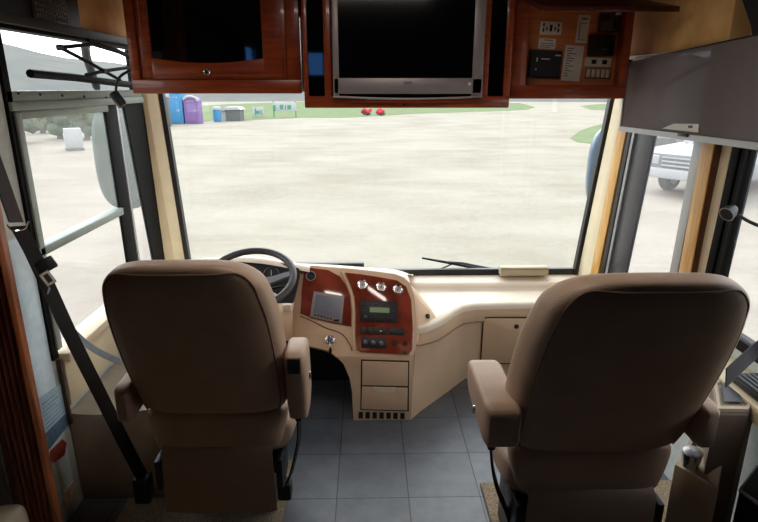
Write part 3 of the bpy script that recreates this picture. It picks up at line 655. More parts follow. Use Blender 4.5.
# console front: compartment doors and heater grille
def fplate(px, off, th, name, m, par, bev=.002):
    mb = MB(); mb.prism([PF(x, y, off) for x, y in px], (0, -th, 0), bev); return mb.build(name, m, par)
fplate([(361, 359.3), (409.3, 360.6), (408.8, 411.3), (360.3, 409.9)], .0003, .0012, 'compartment_gap', M_groove, da, 0)
fplate([(362.5, 360.8), (408, 362.2), (407.7, 385.6), (362, 384.7)], .001, .006, 'compartment_door', M_cream, da)
dd = fplate([(362, 386.3), (373.5, 386.6), (377.5, 391.5), (394, 392), (396, 387.3), (407.6, 387.6), (407.2, 410), (361.4, 408.6)], .001, .006, 'drawer', M_cream, da)
fplate([(373.5, 386.6), (396, 387.3), (394, 392), (377.5, 391.5)], .0012, .009, 'finger_pull', M_cream_l, dd, 0)
for i in range(7):
    x = 358.6+i*6.95; fplate([(x, 411.8+i*.17), (x+4.4, 411.9+i*.17), (x+4.3, 418.4+i*.1), (x-.2, 418.3+i*.1)], .0004, .001, 'grille_slot', M_black, da, 0)
# glovebox in the passenger wall
gy = 2.993
def GP(px, py, off=0): return PY(px, py, gy-off)
gp = [(483.5, 320.5), (485, 318.2), (487.5, 317.6), (600, 317.6), (600, 364.5), (481.8, 364.5)]
pl = lambda x, y, off: Vector((GP(x, y).x, 2.99+.047*(1-(GP(x, y).z)/.46)-.010-off, GP(x, y).z))
mb = MB(); mb.prism([pl(x, y, 0) for x, y in [(482.3, 320), (484, 317), (487, 316.4), (601, 316.4), (601, 365.9), (480.5, 365.9)]], (0, -.002, 0)); mb.build('glovebox_gap', M_groove, da, smooth=False)
mb = MB(); mb.prism([pl(x, y, .0015) for x, y in gp], (0, -.006, 0), .002); gb = mb.build('glovebox_door', M_cream, da)
c = pl(516, 325.7, .008); mb = MB(); mb.lathe([(0, 0), (.014, 0), (.013, .006), (0, .006)], c, (0, -1, 0), 18); mb.build('lock', mat('lock_brown', rgb(70, 34, 26), rough=.35), gb)
# ignition
c = PT(330, 340, .001); mb = MB(); mb.lathe([(.024, -.004), (.024, .008), (.018, .012), (.013, .008), (.012, .004), (0, .004)], c, nT, 22); ig = mb.build('ignition_lock', M_chrome, da)
ke = thing('ignition_key', 'key hanging in the ignition lock below the screen', 'key', c+nT*.02)
mb = MB(); mb.box(c.x-.002, c.x+.002, c.y-.03, c.y-.005, c.z+.0, c.z+.016, .001); mb.build('key_blade', M_chrome, ke)
mb = MB(); k = c+Vector((.001, -.028, -.012)); mb.torus(k, (1, .2, 0), .012, .0016, 20, 6); mb.build('key_ring', M_chrome, ke)
mb = MB(); k = c+Vector((.002, -.03, -.046)); mb.blob(k, .008, .006, .022, 2); mb.build('key_fob', M_black, ke)
# cream box at the foot of the windshield, wiper beyond the glass
bx = thing('small_box', 'flat cream box lying on the dash at the foot of the windshield', 'box', PZ(523, 284, .55))
a, b = PY(499, 281, 3.27), PY(548, 266.5, 3.27)
mb = MB(); mb.box(a.x, b.x, 3.245, 3.30, .563, b.z+.002, .006); mb.build('box_body', mat('cream_box', rgb(186, 174, 146), rough=.6), bx)
mb = MB(); mb.box(a.x-.001, b.x+.001, 3.243, 3.302, b.z-.012, b.z-.010); mb.build('lid_seam', M_pip, bx, smooth=False)
wp = thing('windshield_wiper', 'black wiper resting outside along the foot of the windshield', 'wiper', (.7, YW+.09, .55))
yw = YW+.07
mb = MB(); mb.tube([PY(422, 258, yw), PY(450, 263, yw), PY(470, 267, yw), PY(492, 271, yw)], [.006, .009, .009, .006], 8); mb.build('wiper_blade', M_black, wp)
mb = MB(); mb.tube([PY(446, 262, yw), PY(462, 263, yw-.02), PY(490, 268.5, yw-.02), PY(512, 276, yw-.01)], .007, 8); mb.build('wiper_arm', M_grey, wp)
mb = MB(); mb.tube([PY(438, 270, yw), PY(452, 264, yw)], .005, 6); mb.build('wiper_link', M_black, wp)
# ------------------------------------------------------------------ steering wheel
sw = thing('steering_wheel', 'dark grey steering wheel in front of the driver seat', 'steering wheel', (-.53, 2.6, .6))
wc = PY(250.5, 278, 2.45); e = math.radians(66); wn = Vector((0, -math.cos(e), math.sin(e))); R = .192
mb = MB(); mb.torus(wc, wn, R, .0165, 56, 12); mb.build('rim', M_wheel, sw)
u = Vector((1, 0, 0)); v = wn.cross(u)
mb = MB(); mb.lathe([(0, -.05), (.055, -.05), (.07, -.02), (.066, 0), (.045, .008), (0, .01)], wc-wn*.03, wn, 28); mb.build('hub', M_wheel, sw)
for a in (8, 172, 225, 315):
    a = math.radians(a); dd_ = u*math.cos(a)+v*math.sin(a); w_ = wn.cross(dd_)
    mb = MB(); mb.loft([[wc+dd_*r-wn*h+w_*s*wd+wn*t for s, t in ((-1, -.006), (1, -.006), (1, .006), (-1, .006))] for r, h, wd in ((.05, .035, .026), (.1, .025, .02), (.15, .008, .017), (R-.004, 0, .016))])
    mb.build('spoke', M_spoke, sw)
mb = MB(); mb.tube([wc-wn*.06, wc-wn*.32], .035, 16); mb.build('column', M_black, sw)
mb = MB(); mb.tube([wc-wn*.08+u*.03, wc-wn*.07+u*.16+v*.02], [.006, .009], 8); mb.build('stalk', M_black, sw)

# ------------------------------------------------------------------ seats
def make_seat(label, cx, cy, dz, arm, yaw=0):
    root = thing('captain_chair', label, 'seat', (cx, cy, 0))
    def T(p): return Vector((cx+p[0], cy+p[1], p[2]+dz))
    fl = .05 if cx < 0 else .14
    def yr(z): return .155-(z-.6)*.42
    prof = [(.595, .215, .11), (.62, .262, .135), (.66, .27, .145), (.72, .273, .15), (.8, .275, .155), (.88, .274, .16), (.96, .27, .16), (1.02, .263, .155), (1.07, .251, .15), (1.105, .243, .142), (1.135, .217, .125), (1.155, .185, .1), (1.166, .15, .075), (1.171, .1, .045)]
    rings = []
    prof = [(.6+(z-.6)*1.08, hw*.935, dp) for z, hw, dp in prof]
    for z, hw, dp in prof:
        y0 = yr(z)+(.155-dp)*.35
        dq = dp*1.18; rings.append([T(Vector((p.x*(1+fl*(p.y-y0)/dq), p.y, p.z))) for p in srect(0, y0+dq/2, hw, dq/2, z, 3.6, 44)])
    mb = MB(); mb.loft(rings); bk = mb.build('backrest', M_leather, root, subsurf=1, ang=80)
    # seam around the rear panel
    seam = []
    def sp(z, hw, dp, f, s): 
        y0 = yr(z)+(.155-dp)*.35; return T((s*hw*f, y0+dp*.59-dp*.59*(1-f**3.6)**(1/3.6)-.0005, z))
    L = [p for p in prof if .61 < p[0] < 1.19]
    seam = [sp(z, hw, dp, .93, -1) for z, hw, dp in L]
    topz = [(1.135, .217, .125)]
    r_ = [sp(z, hw, dp, .93, 1) for z, hw, dp in L][::-1]
    z, hw, dp = 1.192, .184, .11
    mid = [sp(z, hw, dp, f, s) for f, s in ((.88, -1), (.6, -1), (.3, -1), (.3, 1), (.6, 1), (.88, 1))]
    mb = MB(); mb.tube(smoothpath(seam+mid+r_, 3), .0028, 6); mb.build('piping', M_pip, bk)
    # lower back pad and hanging skirt
    mb = MB(); rings = []
    for z, hw, dp in ((.615, .22, .08), (.6, .25, .12), (.55, .244, .135), (.49, .23, .13), (.45, .218, .11), (.435, .19, .08)):
        y0 = yr(.6)+.012+(.135-dp)*.3; rings.append([T(p) for p in srect(0, y0+dp/2, hw, dp/2, z, 4, 36)])
    mb.loft(rings); mb.build('lower_back_pad', M_leather, root, subsurf=1, ang=80)
    mb = MB(); rings = []
    for z, hw in ((.475, .192), (.45, .194), (.38, .196), (.3, .198), (.21, .2)):
        rings.append([T((hw*s, .158-.012*(1-abs(s)**2)+(.03 if z > .46 else 0)+(.004 if k else 0), z)) for k in (0, 1) for s in ((-1, -.5, 0, .5, 1) if k == 0 else (1, .5, 0, -.5, -1))])
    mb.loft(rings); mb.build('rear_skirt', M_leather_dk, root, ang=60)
    # seat cushion
    rings = []
    for y, hw, h in ((.2, .2, .05), (.215, .235, .065), (.26, .255, .075), (.4, .262, .075), (.55, .262, .075), (.66, .255, .07), (.71, .235, .055), (.725, .2, .035)):
        rings.append([T((p.x, y, .475+p.y)) for p in srect(0, 0, hw, h, 0, 4, 32)])
    mb = MB(); mb.loft(rings); mb.build('seat_cushion', M_leather, root, subsurf=1, ang=80)
    mb = MB(); mb.box(cx-.2, cx+.2, cy+.24, cy+.66, .3+dz, .405+dz, .015); mb.build('seat_base', M_black, root)
    mb = MB(); mb.box(cx-.16, cx+.16, cy+.34, cy+.62, .0145, .3+dz, .01); mb.build('pedestal', M_black, root)
    for s in (-1, 1): MB().box(cx+s*.215-.012, cx+s*.215+.012, cy+.16, cy+.3, .3+dz, .42+dz, .006).build('recliner_bracket', M_black, root)
    # armrests
    def armrest(s, up, lab):
        if up:                                            # folded up against the backrest
            xa, xb = s*.262, s*.335
            rings = []
            for z, y0, y1 in ((.605, .16, .2), (.62, .11, .235), (.68, .095, .26), (.76, .085, .255), (.84, .07, .235), (.866, .075, .225), (.873, .09, .205)):
                ins = .012 if z in (.605, .873) else (.004 if z in (.62, .866) else 0)
                rings.append([T(p) for p in srect((xa+xb)/2, (y0+y1)/2, abs(xb-xa)/2-ins, (y1-y0)/2, z, 5, 28)])
            mb = MB(); mb.loft(rings); ar = mb.build('armrest', M_leather, root, ang=50)
            c = T(((xa+xb)/2, .066, .838)); mb = MB(); mb.box(c.x-.021, c.x+.021, c.y-.004, c.y+.02, c.z-.026, c.z+.026, .004); sl = mb.build('end_slot', M_black, ar)
            mb = MB(); mb.box(c.x-.025, c.x+.025, c.y-.001, c.y+.01, c.z-.03, c.z+.03, .005); mb.build('slot_frame', M_leather_dk, ar)
            bt = T((xb, .17, .75))
        else:
            xa, xb = s*.25, s*(.352 if lab else .30); lz = 0 if lab else (-.05 if cx < 0 else -.01)
            rings = []
            for y, z0, z1 in ((.09, .685, .782), (.1, .673, .794), (.13, .668, .80), (.25, .672, .80), (.36, .69, .80), (.4, .71, .79), (.415, .73, .775)):
                ins = .01 if y in (.09, .415) else (.003 if y in (.1, .4) else 0)
                rings.append([T((p.x, y, p.y+lz)) for p in srect((xa+xb)/2, (z0+z1)/2, abs(xb-xa)/2-ins, (z1-z0)/2, 0, 7, 32)])
            mb = MB(); mb.loft(rings); ar = mb.build('armrest', M_leather, root, ang=50)
            bt = T((xb, .25, .70))
        mb = MB(); mb.lathe([(0, 0), (.014, 0), (.012, .005), (0, .005)], bt, (s, 0, 0), 16); mb.build('adjuster_button', M_chrome, ar)
        mb = MB(); mb.tube([T((s*.23, .2, .66)), T((s*.3, .2, .68))], .016, 12); mb.build('pivot', M_black, ar)
    for s, upf in arm: armrest(s, upf, cx*s < 0)
    return root, T
dl, TD = make_seat('tan leather driver seat seen from behind, in front of the steering wheel', -.535, 1.575, -.035, ((1, True), (-1, False)))
pr, TP = make_seat('tan leather passenger seat seen from behind, on the right of the aisle', .672, 1.26, .02, ((-1, False), (1, False)))
# black buckle stalks beside the seats
def buckle(label, pts, T, s):
    t = thing('belt_buckle', label, 'seat belt buckle', pts[-1])
    P = smoothpath(pts, 5)
    mb = MB(); mb.ribbon(P, Vector((.004, .016, 0)), .006); mb.build('stalk_strap', M_web, t)
    a = P[0]; mb = MB(); mb.box(a.x-.012, a.x+.012, a.y-.02, a.y+.02, a.z-.005, a.z+.075, .006); mb.build('buckle_head', M_black, t)
    mb = MB(); mb.box(a.x-.008, a.x+.008, a.y-.012, a.y+.012, a.z+.07, a.z+.079, .002); mb.build('release_button', M_grey, t)
    b = pts[-1]; mb = MB(); mb.box(b.x-.025, b.x+.045 if s > 0 else b.x+.025, b.y-.03, b.y+.03, max(.002, b.z-.05), b.z+.02, .008); mb.build('anchor', M_black, t)
buckle('black seat belt buckle strap hanging beside the driver seat', [PY(299, 418, 1.82), PY(299, 437, 1.82), PY(295, 458, 1.82), PY(290, 476, 1.82), PY(285, 485, 1.82)], TD, -1)
buckle('black seat belt buckle strap hanging beside the passenger seat', [PY(490.5, 446, 1.5), PY(493, 470, 1.5), PY(498, 490, 1.5), PY(506, 510, 1.5), PY(512, 535, 1.5)], TP, 1)

# ------------------------------------------------------------------ carpets
def carpet(label, x0, x1, y0, y1, y2=None):
    t = thing('carpet', label, 'carpet', ((x0+x1)/2, (y0+y1)/2, 0))
    mb = MB(); mb.prism([Vector((x, y, .0005)) for x, y in ([(x0, y0), (x1, y0), (x1, y2), (-.79, y2), (-.79, y1), (x0, y1)] if y2 else [(x0, y0), (x1, y0), (x1, y1), (x0, y1)])], (0, 0, .0135), .003); o = mb.build('carpet_pile', M_carpet, t)
    mb = MB(); mb.tube([(x0, y0, .008), (x0, y1, .008), (-.79, y1, .008), (-.79, y2, .008), (x1, y2, .008), (x1, y0, .008)] if y2 else [(x0, y0, .008), (x0, y1, .008), (x1, y1, .008), (x1, y0, .008)], .004, 6); mb.build('bound_edge', M_pip, t)
carpet('beige carpet under the driver seat', -1.0, -.345, .6, 2.01, 2.25)
carpet('beige carpet under the passenger seat', .485, XR-.004, .3, 2.075)

# ------------------------------------------------------------------ left side: side console, post, belt, sheet, plate
sc_ = thing('side_console', 'cream side console on the floor between the driver seat and the left wall', 'console', (-1.0, 2.3, 0))
pts = [Vector((XL+.005, 2.02, z)) for z in (0,)]
prof = [(XL+.004, .41), (-1.1, .402), (-1.0, .405), (-.9, .42), (-.82, .43), (-.8, .4), (-.8, 0), (XL+.004, 0)]
mb = MB(); mb.prism([Vector((x, 2.02, z)) for x, z in prof], (0, .46, 0), .004); mb.build('console_body', mat('side_console_vinyl', rgb(150, 140, 122), rough=.6), sc_)
mb = MB(); mb.box(XL+.002, XL+.02, 2.004, 2.019, .37, .65, .003); mb.build('end_strip', mat('dark_strip', rgb(70, 54, 44), rough=.6), sc_)
mb = MB(); mb.box(XL+.002, XL+.02, 2.03, 2.6, .44, .632, .006); mb.build('door_panel', M_pillar, sc_)
for i in range(5):
    pass
mb = MB(); mb.box(-1.02, -.86, 2.25, 2.46, .42, .44, .006); cv = mb.build('control_panel', M_silver, sc_)
mb = MB()
for i in range(4):
    for y in (2.28, 2.38): MB().box(-1.0+i*.034, -.98+i*.034, y, y+.02, .439, .445).build('control_button', M_black, cv, smooth=False)
fp = thing('fluted_post', 'dark fluted wooden post standing against the left wall near the camera', 'post', (-1.11, 1.66, 0))
px0, px1 = PY(20, 500, 1.62).x, PY(53.5, 500, 1.62).x
prof = [Vector((XL+.003, 1.645, .002)), Vector((XL+.003, 1.625, .002)), Vector((px0, 1.62, .002))]
nf = 6
for i in range(nf):
    w = (px1-px0)/nf; x = px0+i*w
    for t in (.08, .25, .5, .75, .92): prof.append(Vector((x+w*t, 1.62-.012*math.sin(math.pi*t), .002)))
    prof.append(Vector((x+w, 1.62, .002)))
prof += [Vector((px1, 1.645, .002))]
mb = MB(); mb.prism(prof, (0, 0, ZC-.004)); mb.build('post_shaft', M_post, fp, ang=25)
so = thing('sofa', 'cream padded sofa arm at the lower left edge of the view', 'sofa', (-1.0, 1.2, 0))
k = PY(8, 503, 1.5)
rings = []
for y in (.9, 1.42, 1.49, 1.53):
    ins = {1.53: .03, 1.49: .008}.get(y, 0); rings.append([Vector((p.x, y, p.y)) for p in srect(-1.13, k.z/2, .07-ins+.0, k.z/2-ins, 0, 6, 28)])
for r in rings:
    for p in r: p.z = max(p.z, .002)
mb = MB(); mb.loft(rings); mb.build('sofa_arm', mat('sofa_cream', rgb(196, 180, 150), rough=.6), so, ang=60)
mb = MB(); mb.box(-1.19, -1.02, .3, .88, .002, .3, .03); mb.build('sofa_seat', MATS['sofa_cream'], so)
# notice sheet on the pale wall
ns = thing('notice_sheet', 'pale blue printed sheet with a red corner on the left wall beside the fluted post', 'sheet', PX(52, 455, XL+.002))
xs_ = XL+.003
mb = MB(); mb.prism([PX(x, y, xs_) for x, y in ((37, 400), (65, 380), (69, 412), (44, 436))], (.002, 0, 0)); mb.build('paper', M_paperb, ns, smooth=False)
mb = MB(); mb.prism([PX(x, y, xs_) for x, y in ((44, 434), (68, 411), (70, 422), (48, 450))], (.003, 0, 0)); mb.build('dark_print', M_paperd, ns, smooth=False)
mb = MB()
for i in range(7):
    t = (i+1)/8
    a0_ = (38.5+6*t, 403+32*t); a1_ = (64+4.5*t, 384+27*t)
    mb.tube([PX(*a0_, xs_+.002).lerp(PX(*a1_, xs_+.002), .1), PX(*a0_, xs_+.002).lerp(PX(*a1_, xs_+.002), .55+.3*random.random())], .0018, 4)
mb.build('printed_text', M_paperd, ns, smooth=False)
mb = MB(); mb.prism([PX(x, y, xs_) for x, y in ((50, 451), (62, 439), (66, 443), (64, 455), (54, 462), (50, 460))], (.003, 0, 0)); mb.build('red_print', M_red, ns, smooth=False)
op = thing('wall_plate', 'pale switch plate low on the left wall behind the side console', 'plate', PX(69, 512, XL+.001))
mb = MB(); a = PX(70, 497, XL); mb.box(XL+.0005, XL+.008, a.y-.035, a.y+.035, a.z-.055, a.z+.055, .003); mb.build('plate', M_offw, op)
mb = MB(); mb.box(XL+.008, XL+.012, a.y-.012, a.y+.012, a.z-.022, a.z+.022, .002); mb.build('switch', M_white, op)
# driver seat belt
sb = thing('seat_belt', 'black seat belt hanging down the left wall behind the driver seat', 'seat belt', PY(150, 480, 1.9))
def BP(px, py):                                            # the belt plane runs from the wall down to the floor anchor
    X = -1.13+.26*max(0, min(1, (py-230)/250)); return PX(px, py, X)
wv = Vector((.018, .016, 0))
mb = MB(); mb.ribbon([BP(-14, 138), BP(2, 182), BP(16, 222)], Vector((.010, .017, -.003)), .014); mb.build('belt_sleeve', M_sleeve, sb)
c = BP(17, 225); mb = MB(); mb.tube(smoothpath([c+Vector((-.02, -.02, .006)), c+Vector((-.01, -.01, -.016)), c+Vector((.012, .014, -.016)), c+Vector((.024, .026, .006))], 4), .003, 6); mb.build('metal_loop', M_chrome, sb)
mb = MB(); mb.ribbon(smoothpath([BP(18, 226), BP(32, 252), BP(47, 284), BP(70, 334), BP(100, 394), BP(126, 446), BP(143, 478)], 5), Vector((.015, .019, -.003)), .004); mb.build('webbing', M_web, sb)
c = BP(44, 263)+Vector((.02, -.025, 0)); mb = MB(); mt = Matrix.Translation(c) @ Matrix.Rotation(math.radians(-28), 4, 'Y') @ Matrix.Rotation(math.radians(40), 4, 'Z')
mb.box(-.028, .03, -.01, .012, -.022, .022, .006, 2, mt); tg = mb.build('tongue_grip', M_black, sb)
c = BP(45, 275)+Vector((.022, -.027, 0)); mb = MB(); mt = Matrix.Translation(c) @ Matrix.Rotation(math.radians(-28), 4, 'Y') @ Matrix.Rotation(math.radians(40), 4, 'Z')
for a in ((-.016, .016, -.002, .002, .012, .02), (-.016, .016, -.002, .002, -.026, -.018), (-.016, -.008, -.002, .002, -.026, .02), (.008, .016, -.002, .002, -.026, .02)): mb.box(*a, .001, 1, mt)
mb.build('tongue', M_white, tg)
lp_ = smoothpath([BP(48, 290), PX(62, 316, -1.08), PX(80, 338, -1.06), PX(97, 351, -1.03), PX(120, 362, -.97)], 5)
mb = MB(); mb.ribbon(lp_, Vector((.003, .004, .012)), .003); o = mb.build('lap_webbing', M_webg, sb); o['label'] = 'grey lap strap'
c = BP(143, 482); mb = MB(); mb.box(c.x-.03, c.x+.03, c.y-.03, c.y+.03, max(.015, c.z-.08), c.z+.03, .008); mb.build('belt_anchor', M_black, sb)
# ------------------------------------------------------------------ folding shade arm and gooseneck lamps
fa = thing('folding_shade_arm', 'black folding scissor arm across the upper left window', 'shade arm', PX(85, 72, XL+.04))
def AP(px, py): return PX(px, py, XL+.06)
def bar(name, pts, r, m=M_blackm):
    mb = MB(); mb.tube([AP(*p) for p in pts], r, 8); return mb.build(name, m, fa)
bar('lower_bar', [(30, 73.5), (75, 77.5), (116, 83), (150, 87)], .0145)
bar('arm_bar', [(60, 47.5), (90, 63), (120, 80)], .0075)
bar('arm_bar', [(60, 47.5), (92, 44.2), (118, 52), (140, 62)], .0075)
bar('arm_bar', [(86, 75), (104, 71), (140, 66)], .0075)
bar('upper_rail', [(88, 40), (110, 47), (145, 63)], .008)
mb = MB(); 
for p in ((60, 47.5), (103, 71)): mb.lathe([(0, -.01), (.011, -.01), (.011, .01), (0, .01)], AP(*p), (1, 0, 0), 12)
mb.build('hinge', M_black, fa)
def gooseneck(label, wire, head, axis, X):
    t = thing('gooseneck_lamp', label, 'lamp', wire[0])
    mb = MB(); mb.tube(smoothpath(wire, 6), .006, 8); mb.build('flexible_neck', M_black, t)
    return t
W_ = [Vector((-1.0, 2.66, 1.70)), PX(137, 69.5, -1.01), PX(127, 72, -1.05), PX(119, 78, -1.08), PX(116, 88, -1.09), PX(117, 97, -1.09)]
gl = gooseneck('small black lamp drooping on a flexible neck from the left cabinet', W_, None, None, 0)
c = PX(118, 99, -1.09); mt = Matrix.Translation(c) @ Matrix.Rotation(math.radians(-32), 4, 'Y') @ Matrix.Rotation(math.radians(35), 4, 'Z')
mb = MB(); mb.box(-.019, .019, -.02, .02, -.036, .036, .009, 2, mt); mb.build('lamp_head', M_black, gl)
W_ = [Vector((XR-.008, 1.75, 1.16)), PX(775, 232, 1.28), PX(757, 225, 1.25), PX(748, 221, 1.24), PX(738, 215, 1.23)]
gr_ = gooseneck('small black lamp on a thin arm at the right rear window', W_, None, None, 0)
c = PX(729, 212.5, 1.23); ax = (PX(722, 218, 1.2)-c).normalized()
mb = MB(); mb.lathe([(0, -.03), (.014, -.028), (.022, -.01), (.026, .012), (.022, .014), (.012, .012), (0, .012)], c, ax, 20); hd = mb.build('lamp_head', M_black, gr_)
mb = MB(); mb.torus(c+ax*.013, ax, .024, .0022, 24, 6); mb.build('lamp_rim', M_silver, hd)
# ------------------------------------------------------------------ roller shade on the right
XS = 1.225
rs = thing('roller_shade', 'dark mesh roller shade pulled halfway down over the right windows', 'shade', PX(690, 136, XS))
q = [PX(629, 62, XS), PX(800, 27, XS), PX(800, 151, XS), PX(621.5, 128, XS)]
mb = MB(); mb.prism(q, (.003, 0, 0)); mb.build('shade_cloth', M_shade, rs, smooth=False)
mb = MB(); a, b = PX(620.5, 128.5, XS), PX(800, 151.5, XS)
mb.loft([[p+Vector((dx, 0, dz)) for dx, dz in ((-.008, -.011), (.008, -.011), (.008, .011), (-.008, .011))] for p in (a, b)])
bb = mb.build('hem_bar', M_alu, rs)
mb = MB(); c = PX(683, 135, XS-.01); mb.box(c.x-.004, c.x+.004, c.y-.035, c.y+.035, c.z-.006, c.z+.006, .002); mb.build('hem_catch', M_black, bb)
a, b = PX(629, 62.5, XS+.012), PX(800, 27.5, XS+.012)
mb = MB(); mb.tube([a, b], .007, 10); mb.build('roller', M_black, rs)
mb = MB(); mb.box(XS-.008, XR-.074, a.y-.03, a.y-.01, a.z-.012, a.z+.012, .002); mb.build('roller_bracket', M_black, rs)
mb = MB(); a, b = PX(628.5, 62, XS), PX(621, 127, XS); mb.tube([a, b], .008, 8); mb.build('side_guide', M_alu, rs)
fb = thing('folding_shade_arm', 'black folding arm faintly visible behind the dark roller shade on the right', 'shade arm', PX(690, 70, XR-.03))
for pts in ([(660, 86), (684, 74), (704, 64)], [(690, 55), (722, 71), (762, 90)]):
    mb = MB(); mb.tube([PX(x, y, XR-.03) for x, y in pts], .009, 8); mb.build('arm_bar', M_blackm, fb)
# paper tag tucked behind the hem of the shade
tgp = thing('paper_tag', 'small white tag on the roller shade just above its hem bar', 'tag', PX(682, 132, XS-.004))
mb = MB(); mb.prism([PX(x, y, XS-.0045) for x, y in ((662, 128.5), (674, 123.5), (699, 124), (698, 132.5))], (.002, 0, 0)); mb.build('tag_sheet', M_white, tgp, smooth=False)
mb = MB(); mb.prism([PX(x, y, XS-.006) for x, y in ((688, 125.5), (692, 125.5), (692, 128), (688, 128))], (.002, 0, 0)); mb.build('printed_mark', M_grey, tgp, smooth=False)

# ------------------------------------------------------------------ right side console, belt, vent, black case
rc = thing('side_console', 'cream side console with a cup recess between the passenger seat and the right wall', 'console', (1.15, 1.7, 0))
M_rc = mat('right_console_vinyl', rgb(178, 160, 134), rough=.55, var=.04)
M_rcd = mat('right_console_dark', rgb(120, 102, 86), rough=.6, var=.05)
# tall rear-most block next to the wall
z_t = .70
top = [PZ(x, y, z_t) for x, y in ((716, 413), (741.5, 414.5), (750.5, 402), (748, 392), (735, 381))]
top = [PZ(716, 413, z_t), PZ(748, 413.5, z_t), PZ(757, 400, z_t), PZ(750, 384, z_t), PZ(728, 376, z_t), PZ(712, 384, z_t)]
mb = MB(); mb.prism([Vector((p.x, p.y, .015)) for p in top], (0, 0, z_t-.015), .01, 3); mb.build('tall_block', M_rcd, rc)
ins = sum(top, Vector())/len(top)
mb = MB(); mb.loft([[p.lerp(ins, .03)+Vector((0, 0, .001)) for p in top], [p.lerp(ins, .05)+Vector((0, 0, .012)) for p in top], [p.lerp(ins, .2)+Vector((0, 0, .012)) for p in top], [p.lerp(ins, .26)+Vector((0, 0, .003)) for p in top]]); mb.build('top_tray', M_rc, rc, ang=30)
mb = MB(); mb.prism([ins.lerp(p, .62)+Vector((0, 0, .013)) for p in (top[0], top[1], top[4], top[5])], (0, 0, .002)); mb.build('tray_slot', M_black, rc, smooth=False)
# lower block with cup recess
z_l = .47
lowp = [PZ(675, 464, z_l), PZ(718.6, 490, z_l), PZ(722, 462, z_l), PZ(716, 440, z_l), PZ(690, 438, z_l)]
mb = MB(); mb.prism([Vector((p.x, p.y, .015)) for p in lowp], (0, 0, z_l-.015), .006, 2); mb.build('low_block', M_rc, rc)
lc = sum(lowp, Vector())/5
cm = PZ(690, 466, z_l+.012)
mb = MB(); mb.loft([[lc.lerp(p, .78)+Vector((0, 0, .001)) for p in lowp], [lc.lerp(p, .78)+Vector((0, 0, .004)) for p in lowp]]); mb.build('recess_tray', M_black, rc, smooth=False)
# curved flank joining the low block to the tall one
fl_ = [[(713, 425), (718, 432), (722, 445), (723, 462), (718.6, 490)], [(705, 428), (709, 436), (711, 448), (711, 462), (708, 480)], [(692, 438), (696, 443), (699, 450), (699, 462), (697, 474)]]
mb = MB(); mb.grid([[PZ(x, y, z_l+h*(1-j/4.2)) for j, (x, y) in enumerate(r)] for r, h in zip(fl_, (.16, .06, .012))]); mb.build('recess_flank', M_rc, rc, solid=.006, ang=80)
cu = thing('metal_cup', 'shiny metal cup sitting in the recess of the right side console', 'cup', cm)
mb = MB(); mb.lathe([(0, 0), (.024, 0), (.026, .004), (.03, .05), (.028, .05), (.024, .008), (0, .006)], cm, (0, 0, 1), 24); mb.build('cup_body', M_chrome, cu)
mb = MB(); mb.lathe([(.0, .051), (.031, .051), (.031, .054), (.026, .06), (.01, .066), (0, .066)], cm, (0, 0, 1), 24); mb.build('cup_lid', M_alu, cu)
# louvred vent on the sill under the rear window
vt = thing('sill_vent', 'black louvred vent on the ledge below the right rear window', 'vent', PX(752, 377, 1.25))
v0, v1 = PX(737, 372, 1.25), PX(775, 372, 1.25)
mb = MB(); mb.box(1.2, XR-.002, 1.5, 1.68, .72, .745, .006); mb.build('vent_base', M_black, vt)
mb = MB()
for i in range(6): mb.box(1.205+i*.018, 1.212+i*.018, 1.52, 1.66, .745, .753, .002)
mb.build('louvres', M_grey, vt)
tag(MB().box(XR-.14, XR-.001, 1.0, 2.1, .66, .719, .01).build('window_ledge', M_pillar), kind='structure'); bpy.data.objects['window_ledge'].name = 'trim_11'
pb = thing('seat_belt', 'black belt strap running from the right wall to the passenger seat', 'seat belt', PX(758, 350, XR))
mb = MB(); mb.ribbon(smoothpath([PX(790, 326, 1.27), PX(758, 349, 1.2), PX(742, 363, 1.12), PX(726, 378, 1.04)], 5), Vector((.004, .012, .024)), .004); mb.build('webbing', M_web, pb)
c = PX(790, 326, 1.28); mb = MB(); mb.box(c.x-.02, XR+.001, c.y-.03, c.y+.03, c.z-.04, c.z+.04, .008); mb.build('belt_guide', M_black, pb)
bc = thing('black_case', 'black box with a pale metal edge at the lower right corner of the view', 'case', PZ(752, 520, .4))
zc_ = .42
tp = [PZ(739.5, 490.5, zc_), PZ(765, 509, zc_), PZ(790, 485, zc_), PZ(757, 466, zc_)]
mb = MB(); mb.prism([Vector((p.x, p.y, .016)) for p in tp], (0, 0, zc_-.016), .004, 1); mb.build('case_body', mat('case_black', rgb(34, 28, 26), rough=.5), bc)
mb = MB(); mb.tube([tp[0]+Vector((0, 0, .001)), tp[1]+Vector((0, 0, .001))], .006, 8); mb.tube([tp[0], tp[3]], .004, 8); mb.build('edge_strip', M_alu, bc)

